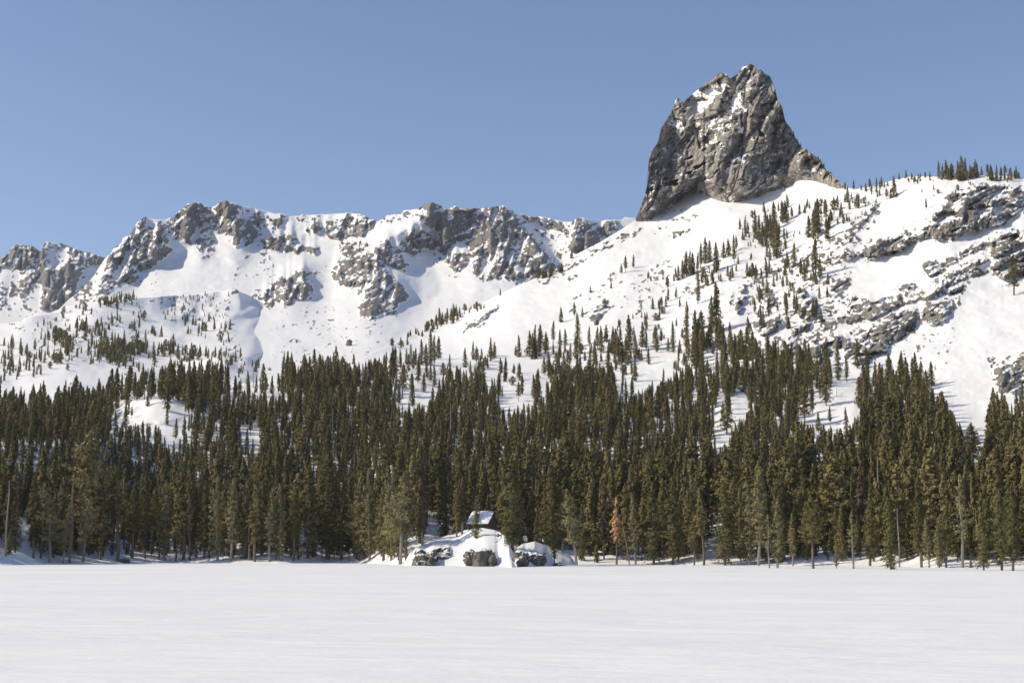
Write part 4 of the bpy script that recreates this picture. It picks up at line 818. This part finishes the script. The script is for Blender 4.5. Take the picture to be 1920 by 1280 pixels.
while tries < 60000:
    tries += 1
    r = 268 + 440 * RS.rand() ** (1.0 if tries % 3 else 2.2)
    th = RS.uniform(-0.50, 0.50)
    X, Y = r * math.sin(th), r * math.cos(th)
    hit = hill_bvh.ray_cast(Vector((X, Y, 900)), Vector((0, 0, -1)))
    if hit[0] is None or hit[0].z < 0.7: continue
    Z = hit[0].z
    bx, by = project((X, Y, Z))
    if by < float(base_line(bx)) + RS.uniform(-6, 6): continue
    front = r < 400
    d = RS.uniform(2.6, 4.4) if front else RS.uniform(2.6, 4.8)
    if not free(X, Y, d): continue
    H = RS.uniform(8.5, 22.5) * (1.0 if r < 380 else 0.78 if r < 430 else 0.64)
    for k in range(4):
        tx, ty = project((X, Y, Z + H))
        yy = np.concatenate([np.linspace(ty + 3, by, 7)] * 3)
        cl = sample(clear_map, np.repeat([bx - 9, bx, bx + 9], 7), yy)
        if (cl.mean() < 0.07 or RS.rand() < 0.02) and ty > float(top_line(bx)) - 14: break
        H *= 0.75
    else:
        continue
    if H < 4.5: continue
    if 750 < bx < 1085 and by > 968 and r < 345: continue
    cells.setdefault((int(X // 6), int(Y // 6)), []).append((X, Y, d))
    forest.append((r, X, Y, Z, H, bx, by))
forest.sort()
SINGLE = 300 - TREES
def second_row(bx):
    t = min(SHORE, key=lambda s: abs(s[0] - bx)); k = left_rank.get(t)
    if k is not None: return '%s shore tree from the left end' % ORD[k] if k < n_left / 2 else '%s shore tree left of the rocky knoll' % ORD[n_left - 1 - k]
    if t in knoll_rank: return '%s tree of the rocky shore knoll' % ORD[knoll_rank[t]]
    if t in mid_rank: return '%s shore tree right of the orange pine' % ORD[mid_rank[t]]
    if t in right_rank: return '%s shore tree from the right end' % ORD[right_rank[t]]
    return 'orange dead pine on the shore'
inside = sorted([f for f in forest if -10 < f[5] < 1930], key=lambda f: f[0] - float(r_at_z(f[5], float(y_shore(f[5])), -0.25)))
step = max(1, int(len([f for f in inside if f[0] < 420]) / max(1, SINGLE)))
singles = set(id(f) for f in inside[:SINGLE])
rest = []
by_label = {}
for f in sorted((f for f in forest if id(f) in singles), key=lambda f: f[5]): by_label.setdefault(second_row(f[5]), []).append(id(f))
for f in forest:
    r, X, Y, Z, H, bx, by = f
    if id(f) in singles:
        z_ = second_row(bx)
        place_tree('conifer_tree', random.choice(NEAR_MIX), (X, Y, Z - 0.15), H, 'dark conifer close behind the %s%s' % (z_, ', %s from left' % ORD[by_label[z_].index(id(f))] if len(by_label[z_]) > 1 else ''), 'conifers close behind the ' + z_, wide=random.uniform(1.05, 1.35))
    else:
        rest.append((X, Y, Z - 0.15, H, random.uniform(0.85, 1.5), MID_MIX[random.randrange(len(MID_MIX))] if random.random() > 0.04 else random.choice(['mid_brown0', 'mid_brown0', 'snag'])))
for k in range(17000):
    r = 262 + 330 * RS.rand() ** 1.3; th = RS.uniform(-0.42, 0.42); X, Y = r * math.sin(th), r * math.cos(th)
    hit = hill_bvh.ray_cast(Vector((X, Y, 900)), Vector((0, 0, -1)))
    if hit[0] is None or hit[0].z < 0.9: continue
    bx, by = project((X, Y, hit[0].z)); H = RS.uniform(2.2, 8.0) if hit[0].z > 1.7 else RS.uniform(1.0, 3.0)
    if by < float(base_line(bx)) + 8 or sample(clear_map, bx, project((X, Y, hit[0].z + H))[1]) > 0.5: continue
    if hit[0].z < 1.7 and RS.rand() < 0.6: continue
    if sample(clear_map, bx, by) > 0.5 or (745 < bx < 1090 and r < 350) or not free(X, Y, 1.3, 1.4): continue
    cells.setdefault((int(X // 6), int(Y // 6)), []).append((X, Y, 1.3))
    rest.append((X, Y, hit[0].z - 0.1, H, RS.uniform(0.9, 1.5), ('mid_fir0', 'mid_fir1', 'mid_fir0')[RS.randint(3)]))
print('forest trees', len(forest), 'rest', len(rest), 'single', TREES)

# scattered trees on slopes and hills, by traced patches: (polygon, count, min px, max px, sheet, dense shape?)
PATCH = [([(1752, 333), (1800, 331), (1915, 335), (1915, 341), (1755, 340)], 30, 10, 30, 'hillside'), ([(1620, 358), (1690, 338), (1752, 333), (1752, 339), (1690, 346), (1630, 364)], 22, 6, 14, 'hillside'), ([(0, 640), (60, 640), (120, 622), (200, 602), (330, 632), (330, 668), (200, 700), (0, 720)], 200, 9, 24, 'snow_hill'), ([(60, 612), (140, 578), (240, 562), (290, 592), (300, 640), (200, 640), (100, 650)], 110, 5, 15, 'snow_hill'),
    ([(300, 562), (430, 548), (425, 600), (300, 600)], 75, 4, 10, 'snow_hill'), ([(330, 600), (430, 600), (445, 690), (330, 690)], 75, 7, 18, 'snow_hill'), ([(170, 650), (330, 648), (330, 666), (165, 670)], 90, 12, 20, 'snow_hill'), ([(-420, 660), (0, 640), (0, 740), (-420, 760)], 120, 9, 24, 'snow_hill'), ([(200, 665), (480, 665), (520, 705), (200, 730)], 90, 8, 20, 'snow_hill'),
    ([(175, 560), (240, 552), (260, 562), (180, 575)], 30, 6, 15, 'snow_hill'), ([(95, 640), (170, 590), (180, 610), (120, 660)], 36, 8, 20, 'snow_hill'),
    ([(636, 452), (690, 444), (690, 470), (640, 476)], 26, 5, 8, 'mountain_ridge'), ([(800, 440), (760, 438), (720, 450), (760, 452)], 8, 3, 6, 'mountain_ridge'),
    ([(715, 645), (760, 612), (830, 592), (900, 570), (915, 577), (850, 602), (800, 628), (740, 665)], 80, 6, 15, 'hillside'), ([(812, 600), (858, 590), (860, 608), (815, 612)], 18, 14, 28, 'hillside'), ([(1005, 522), (1052, 503), (1056, 512), (1010, 530)], 26, 9, 16, 'hillside'),
    ([(860, 690), (1000, 660), (1200, 660), (1290, 660), (1300, 715), (1200, 725), (1000, 735), (900, 735)], 150, 14, 46, 'hillside'), ([(1300, 640), (1420, 660), (1440, 700), (1300, 715)], 50, 24, 60, 'hillside'), ([(1440, 670), (1560, 690), (1560, 715), (1440, 715)], 34, 22, 56, 'hillside'),
    ([(1380, 400), (1600, 372), (1590, 420), (1480, 480), (1390, 520)], 110, 6, 26, 'hillside'), ([(1390, 520), (1560, 480), (1550, 600), (1400, 640)], 90, 8, 32, 'hillside'), ([(1560, 380), (1650, 358), (1650, 380), (1590, 430)], 36, 5, 14, 'hillside'), ([(1210, 520), (1390, 470), (1380, 540), (1220, 600)], 44, 7, 26, 'hillside'),
    ([(1700, 340), (1900, 335), (1890, 350), (1740, 372)], 16, 4, 10, 'hillside'), ([(1215, 395), (1262, 372), (1268, 380), (1222, 408)], 10, 16, 34, 'hillside'), ([(1920, 340), (2340, 395), (2340, 700), (1940, 700)], 90, 10, 34, 'hillside'), ([(1100, 600), (1290, 560), (1290, 640), (1100, 640)], 24, 8, 26, 'hillside')]
far = []
for poly, n, h0, h1, sh in PATCH:
    p = np.array(poly); k = 0; tr_ = 0
    s_, ins = fill_poly(poly); m_ = np.zeros((RH, RW)); m_[s_][ins] = 1
    clump = fbm(GX[s_] / 16, GY[s_] / 10, len(far) + 3, 2)
    while k < n and tr_ < n * 8:
        tr_ += 1
        x, y = RS.uniform(p[:, 0].min(), p[:, 0].max()), RS.uniform(p[:, 1].min(), p[:, 1].max())
        if sample(m_, x, y) < 0.5 or vnoise(np.array(x / 22.0), np.array(y / 11.0), 77) < RS.uniform(0.25, 0.62): continue
        if sample(clear_map, x, y) > 0.5 and RS.rand() > 0.12: continue
        h = hit_pixel(x, y, only=(sh,))
        if h is None: continue
        q = h[0]; k += 1
        hh = px_height(q, h0 + (h1 - h0) * RS.rand() ** 1.6)
        big = hh * F / math.hypot(q.x, q.y) > 20
        hh *= 1.12
        key = MID_MIX[RS.randint(len(MID_MIX))] if big else ('far_fir0', 'far_fir1', 'far_fir0', 'far_fir1', 'far_fir0', 'far_bush0')[RS.randint(6)]
        far.append((q.x, q.y, q.z - 0.1 * hh * 0.3, hh, RS.uniform(0.85, 1.25) if sh != 'hillside' else RS.uniform(1.0, 1.5), key))
# trees clinging to the crag's right shoulder
for i in range(46):
    t_ = RS.rand(); x = 1488 + 84 * t_; y = float(E_crest(x)) + RS.uniform(1, 7 + 10 * t_)
    h = hit_pixel(x, y, only=('rock_crag',))
    if h: far.append((h[0].x, h[0].y, h[0].z - 0.5, px_height(h[0], RS.uniform(5, 11)), 1.1, 'far_fir%d' % RS.randint(2)))
for x, y, n in ((1370, 150, 10), (1385, 140, 6), (1352, 139, 6), (1407, 123, 8), (1424, 131, 5)):
    for i in range(n):
        xx = x + RS.uniform(-7, 7); h = hit_pixel(xx, float(E_crest(xx)) + RS.uniform(1, 3.5), only=('rock_crag',))
        if h: far.append((h[0].x, h[0].y, h[0].z - 0.3, px_height(h[0], RS.uniform(2, 4.5)), 1.3, 'far_bush0'))

def instanced(name, rows, label):
    keys = sorted(set(r[5] for r in rows))
    me = bpy.data.meshes.new(name); me.vertices.add(len(rows))
    me.vertices.foreach_set('co', np.array([r[:3] for r in rows], np.float32).reshape(-1))
    a = me.attributes.new('size', 'FLOAT_VECTOR', 'POINT'); a.data.foreach_set('vector', np.array([(r[3] * r[4], r[3] * r[4], r[3]) for r in rows], np.float32).reshape(-1))
    a = me.attributes.new('turn', 'FLOAT_VECTOR', 'POINT'); a.data.foreach_set('vector', np.array([(random.uniform(-.03, .03), random.uniform(-.03, .03), random.uniform(0, 6.28)) for r in rows], np.float32).reshape(-1))
    a = me.attributes.new('kind_index', 'INT', 'POINT'); a.data.foreach_set('value', np.array([keys.index(r[5]) for r in rows], np.int32))
    o = bpy.data.objects.new(name, me); COL.objects.link(o); o['kind'] = 'stuff'; o['label'] = label
    ng = bpy.data.node_groups.new(name, 'GeometryNodeTree')
    ng.interface.new_socket('Geometry', in_out='INPUT', socket_type='NodeSocketGeometry'); ng.interface.new_socket('Geometry', in_out='OUTPUT', socket_type='NodeSocketGeometry')
    N, L = ng.nodes, ng.links
    gi, go = N.new('NodeGroupInput'), N.new('NodeGroupOutput'); jn = N.new('GeometryNodeJoinGeometry')
    def named(attr, typ):
        n = N.new('GeometryNodeInputNamedAttribute'); n.data_type = typ; n.inputs[0].default_value = attr; return n.outputs[0]
    size, turn, ki = named('size', 'FLOAT_VECTOR'), named('turn', 'FLOAT_VECTOR'), named('kind_index', 'INT')
    for i, key in enumerate(keys):
        cmp_ = N.new('FunctionNodeCompare'); cmp_.data_type = 'INT'; cmp_.operation = 'EQUAL'
        L.new(ki, cmp_.inputs[2]); cmp_.inputs[3].default_value = i
        for obj_ in SOURCE[key]:
            oi = N.new('GeometryNodeObjectInfo'); oi.transform_space = 'ORIGINAL'; oi.inputs[0].default_value = obj_; oi.inputs[1].default_value = True
            ip = N.new('GeometryNodeInstanceOnPoints')
            L.new(gi.outputs[0], ip.inputs['Points']); L.new(cmp_.outputs[0], ip.inputs['Selection']); L.new(oi.outputs['Geometry'], ip.inputs['Instance'])
            L.new(turn, ip.inputs['Rotation']); L.new(size, ip.inputs['Scale']); L.new(ip.outputs[0], jn.inputs[0])
    L.new(jn.outputs[0], go.inputs[0])
    md = o.modifiers.new('scatter', 'NODES'); md.node_group = ng
    return o
# every shape the masses use also stands somewhere as a single tree, whose parts they repeat
SOURCE = {}
need = sorted(set(r[5] for r in rest) | set(r[5] for r in far))
for o in list(COL.objects):
    if o.name.split('.')[0] in ('trunk', 'crown'):
        k = o.data.name.rsplit('_', 1)[0]
        if k in need: SOURCE.setdefault(k, {})[o.name.split('.')[0]] = o
for k in need:
    if k not in SOURCE:
        src = next((r for r in far + rest if r[5] == k))
        (far if src in far else rest).remove(src)
        root = place_tree('conifer_tree', k, src[:3], src[3], 'small conifer of the scattered growth on the upper snow slopes', 'small trees on the upper slopes', wide=src[4])
        SOURCE[k] = {c.name.split('.')[0]: c for c in root.children}
SOURCE = {k: list(v.values()) for k, v in SOURCE.items()}
instanced('forest', rest, 'dense dark conifer forest covering the slope behind the shore trees')
instanced('distant_trees', far, 'small conifers scattered over the upper snow slopes and ridges')

# ------------------------------------------------------------------ cabins in the trees behind the knoll
def wood_material(name, c0, c1):
    m, nt, bs = new_mat(name)
    v = mapping(nt, (0.3, 0.3, 6)); n = noise_node(nt, v, 2.0, 4, 0.6)
    cr = ramp_node(nt, n.outputs['Fac'], [(0.3, c0), (0.7, c1)]); nt.links.new(cr.outputs[0], bs.inputs['Base Color'])
    bs.inputs['Roughness'].default_value = 0.85; return m
M_LOG = wood_material('dark_log_wall', (0.05, 0.035, 0.025), (0.10, 0.07, 0.05))
M_GREEN = wood_material('faded_green_boards', (0.06, 0.10, 0.085), (0.09, 0.14, 0.115))
M_ROOF = wood_material('roof_edge_boards', (0.06, 0.05, 0.045), (0.10, 0.085, 0.075))
m, nt, bs = new_mat('roof_snow'); bs.inputs['Base Color'].default_value = (*SNOW, 1); bs.inputs['Roughness'].default_value = 0.8
nb_ = noise_node(nt, mapping(nt), 1.6, 4, 0.6); bp = nd(nt, 'ShaderNodeBump'); bp.inputs['Distance'].default_value = 0.25
nt.links.new(nb_.outputs['Fac'], bp.inputs['Height']); nt.links.new(bp.outputs[0], bs.inputs['Normal'])
M_RSNOW = m
m, nt, bs = new_mat('dark_window_glass'); bs.inputs['Base Color'].default_value = (0.02, 0.025, 0.03, 1); bs.inputs['Roughness'].default_value = 0.1
M_GLASS = m
def mesh_obj(name, verts, faces, mat, parent):
    me = bpy.data.meshes.new(name); me.from_pydata([tuple(v) for v in verts], [], faces); me.update()
    return add_obj(name, me, mat, parent=parent)
def box_v(x0, x1, y0, y1, z0, z1):
    return [(x0, y0, z0), (x1, y0, z0), (x1, y1, z0), (x0, y1, z0), (x0, y0, z1), (x1, y0, z1), (x1, y1, z1), (x0, y1, z1)], [(0, 3, 2, 1), (4, 5, 6, 7), (0, 1, 5, 4), (1, 2, 6, 5), (2, 3, 7, 6), (3, 0, 4, 7)]
def cabin(pos, rz, w, d, hw, hr, wallmat, label):
    root = bpy.data.objects.new('cabin', None); COL.objects.link(root); root.location = pos; root.rotation_euler = (0, 0, rz)
    root['label'] = label; root['category'] = 'cabin'
    V = [(-w / 2, -d / 2, -1), (w / 2, -d / 2, -1), (w / 2, d / 2, -1), (-w / 2, d / 2, -1), (-w / 2, -d / 2, hw), (w / 2, -d / 2, hw), (w / 2, d / 2, hw), (-w / 2, d / 2, hw), (-w / 2, 0, hw + hr), (w / 2, 0, hw + hr)]
    mesh_obj('wall', V, [(0, 1, 5, 4), (2, 3, 7, 6), (1, 2, 6, 9, 5), (3, 0, 4, 8, 7)], wallmat, root)
    n = 9
    for k in range(n):          # log courses on the lake side
        z = -0.2 + k * hw / n
        v, f = box_v(-w / 2 - 0.08, w / 2 + 0.08, -d / 2 - 0.09, -d / 2 - 0.003, z, z + hw / n - 0.035); mesh_obj('log', v, f, wallmat, root)
    for sgn, nm in ((-1, 'roof'), (1, 'roof')):
        o = 0.55; e = o * hr / (d / 2)
        p = [(-w / 2 - 0.5, sgn * (d / 2 + o), hw - e), (w / 2 + 0.5, sgn * (d / 2 + o), hw - e), (w / 2 + 0.5, 0, hw + hr), (-w / 2 - 0.5, 0, hw + hr)]
        up = lambda q, t: (q[0], q[1], q[2] + t)
        ro = mesh_obj(nm, [up(q, 0.02) for q in p] + [up(q, 0.16) for q in p], [(0, 1, 2, 3), (4, 7, 6, 5), (0, 4, 5, 1), (1, 5, 6, 2), (2, 6, 7, 3), (3, 7, 4, 0)], M_ROOF, root)
        gx_, gy_ = np.meshgrid(np.linspace(0, 1, 13), np.linspace(0, 1, 9))
        A, B, C_, D_ = [np.array(q) for q in p]
        S = (A[None, None] * ((1 - gx_) * (1 - gy_))[..., None] + B * (gx_ * (1 - gy_))[..., None] + C_ * (gx_ * gy_)[..., None] + D_ * ((1 - gx_) * gy_)[..., None])
        edge = np.minimum(1, 5 * np.minimum(np.minimum(gx_, 1 - gx_), gy_ + 0.05)) ** 0.5
        S[..., 2] += 0.17 + 0.38 * edge ** 0.5 + 0.12 * fbm(gx_ * 5, gy_ * 4 + sgn, 5, 2)
        sk = np.concatenate([S, np.stack([S[-1, :, 0], S[-1, :, 1], S[-1, :, 2] - 0.3], -1)[None]], 0)
        skirt = np.array([S[0, :, 0], S[0, :, 1], np.full(13, hw - e + 0.165)]).T[None]
        add_obj('snow_cover', mesh_from_grid('snow_cover', np.concatenate([skirt, sk], 0)), M_RSNOW, parent=root)
    for wx in (-w * 0.26, w * 0.22):
        v, f = box_v(wx - 0.45, wx + 0.45, -d / 2 - 0.14, -d / 2 - 0.095, 0.75, 1.6); wo = mesh_obj('window', v, f, M_ROOF, root)
        v, f = box_v(wx - 0.37, wx + 0.37, -d / 2 - 0.155, -d / 2 - 0.142, 0.83, 1.52); mesh_obj('pane', v, f, M_GLASS, wo)
    return root
q = world_pt(905, 993, 340.0)
gz = drop_to('hillside', float(q[0]), float(q[1]))
zf = float(world_pt(905, 993, 340.0)[2])
cabin((float(q[0]), float(q[1]), zf), math.radians(-24), 4.8, 5.2, 1.7, 2.2, M_LOG, 'small dark log cabin with thick snow on its roof behind the knoll')
q = hit_pixel(177, 1024, only=('hillside',))[0]
cabin((q.x, q.y + 3, q.z), math.radians(12), 3.6, 4.0, 2.2, 1.6, M_GREEN, 'faded green cabin half hidden among tree trunks at the left shore')

# ------------------------------------------------------------------ loose boulders
M_BOULDER = rock_snow_material('boulder_rock_and_snow', 0.25, (0.11, 0.105, 0.085), (0.22, 0.205, 0.175), (0.24, 0.25, 0.22))
def boulder(pos, size, seed, label, snow=0.55, tall=0.7, group=None):
    n, mm = 30, 48
    th, ph = np.meshgrid(np.linspace(0, 2 * math.pi, mm + 1), np.linspace(0.02, math.pi * 0.98, n))
    d = np.stack([np.sin(ph) * np.cos(th), np.sin(ph) * np.sin(th), np.cos(ph)], -1)
    rs = np.random.RandomState(seed); nrm = rs.randn(16, 3); nrm /= np.linalg.norm(nrm, axis=1, keepdims=True); off = rs.uniform(0.72, 1.0, 16)
    rr = np.min(np.where(d @ nrm.T > 0.05, off / np.maximum(d @ nrm.T, 0.05), 9), -1)
    P = d * (np.minimum(rr, 1.3) + 0.22 * (facets(th * 1.9 + seed, ph * 3.1, seed, 1.2) + 0.3) + 0.10 * facets(th * 4.5 + seed, ph * 6.1, seed + 9, 1.2) + 0.06 * (fbm(th * 6, ph * 8, seed, 3) - 0.5))[..., None] * np.array([1, 0.8, tall]) * size
    nz = np.abs(grid_normals(P)[..., 2]) * (P[..., 2] > 0)
    v = 1 - sstep(snow, snow + 0.25, nz) * (P[..., 2] > 0.1 * size)
    me = mesh_from_grid('boulder', P, v, smooth=True)
    o = add_obj('boulder', me, M_BOULDER, None, label); o.location = pos; o['category'] = 'boulder'
    if group: o['group'] = group
    return o
q = hit_pixel(232, 1053, only=('hillside',))[0]; boulder((q.x, q.y, q.z), 1.5, 3, 'low dark boulder on the snow at the lake edge, left side', 0.75, 0.45)
q = hit_pixel(655, 648, only=('mountain_ridge',))[0]; boulder((q.x, q.y, q.z + 2), 2.6, 8, 'lone upright pale boulder on open snow above the forest', 0.8, 1.5)

for k_, (x, y, rad, tall, lb) in enumerate([(793, 1052, 2.6, 0.85, 'dark snow-capped boulder at the left foot of the shore knoll'), (829, 1043, 2.0, 0.7, 'low mossy boulder half under snow beside the leftmost knoll boulder'), (884, 1046, 1.9, 0.8, 'smaller dark boulder left of the big middle knoll boulder'), (909, 1050, 2.7, 0.95, 'big blocky grey boulder in the middle front of the shore knoll'), (977, 1050, 1.8, 1.0, 'steep dark boulder beside the snow gully of the knoll'), (1000, 1045, 2.3, 0.65, 'long low dark boulder on the right hump of the knoll'), (1047, 1059, 1.0, 0.7, 'small grey boulder at the right tip of the knoll')]):
    p = hit_pixel(x, y + 3, only=('shore_knoll',))
    if p: boulder((p[0].x, p[0].y + rad * 0.35, p[0].z), rad, 20 + k_, lb, 0.5, tall, 'boulders of the shore knoll')

# ------------------------------------------------------------------ thin mountain air
m = bpy.data.materials.new('thin_haze'); m.use_nodes = True; nt = m.node_tree
nt.nodes.remove(nt.nodes['Principled BSDF'])
pv = nd(nt, 'ShaderNodeVolumePrincipled'); pv.inputs['Color'].default_value = (0.80, 0.87, 1.0, 1); pv.inputs['Density'].default_value = 4.6e-5; pv.inputs['Anisotropy'].default_value = 0.1
nt.links.new(pv.outputs[0], nt.nodes['Material Output'].inputs['Volume'])
v, f = box_v(-3200, 3200, -1200, 4600, -111, 720)
me = bpy.data.meshes.new('haze'); me.from_pydata(v, [], f); me.update()
add_obj('haze', me, m, 'stuff', 'thin bluish mountain air over the whole valley')
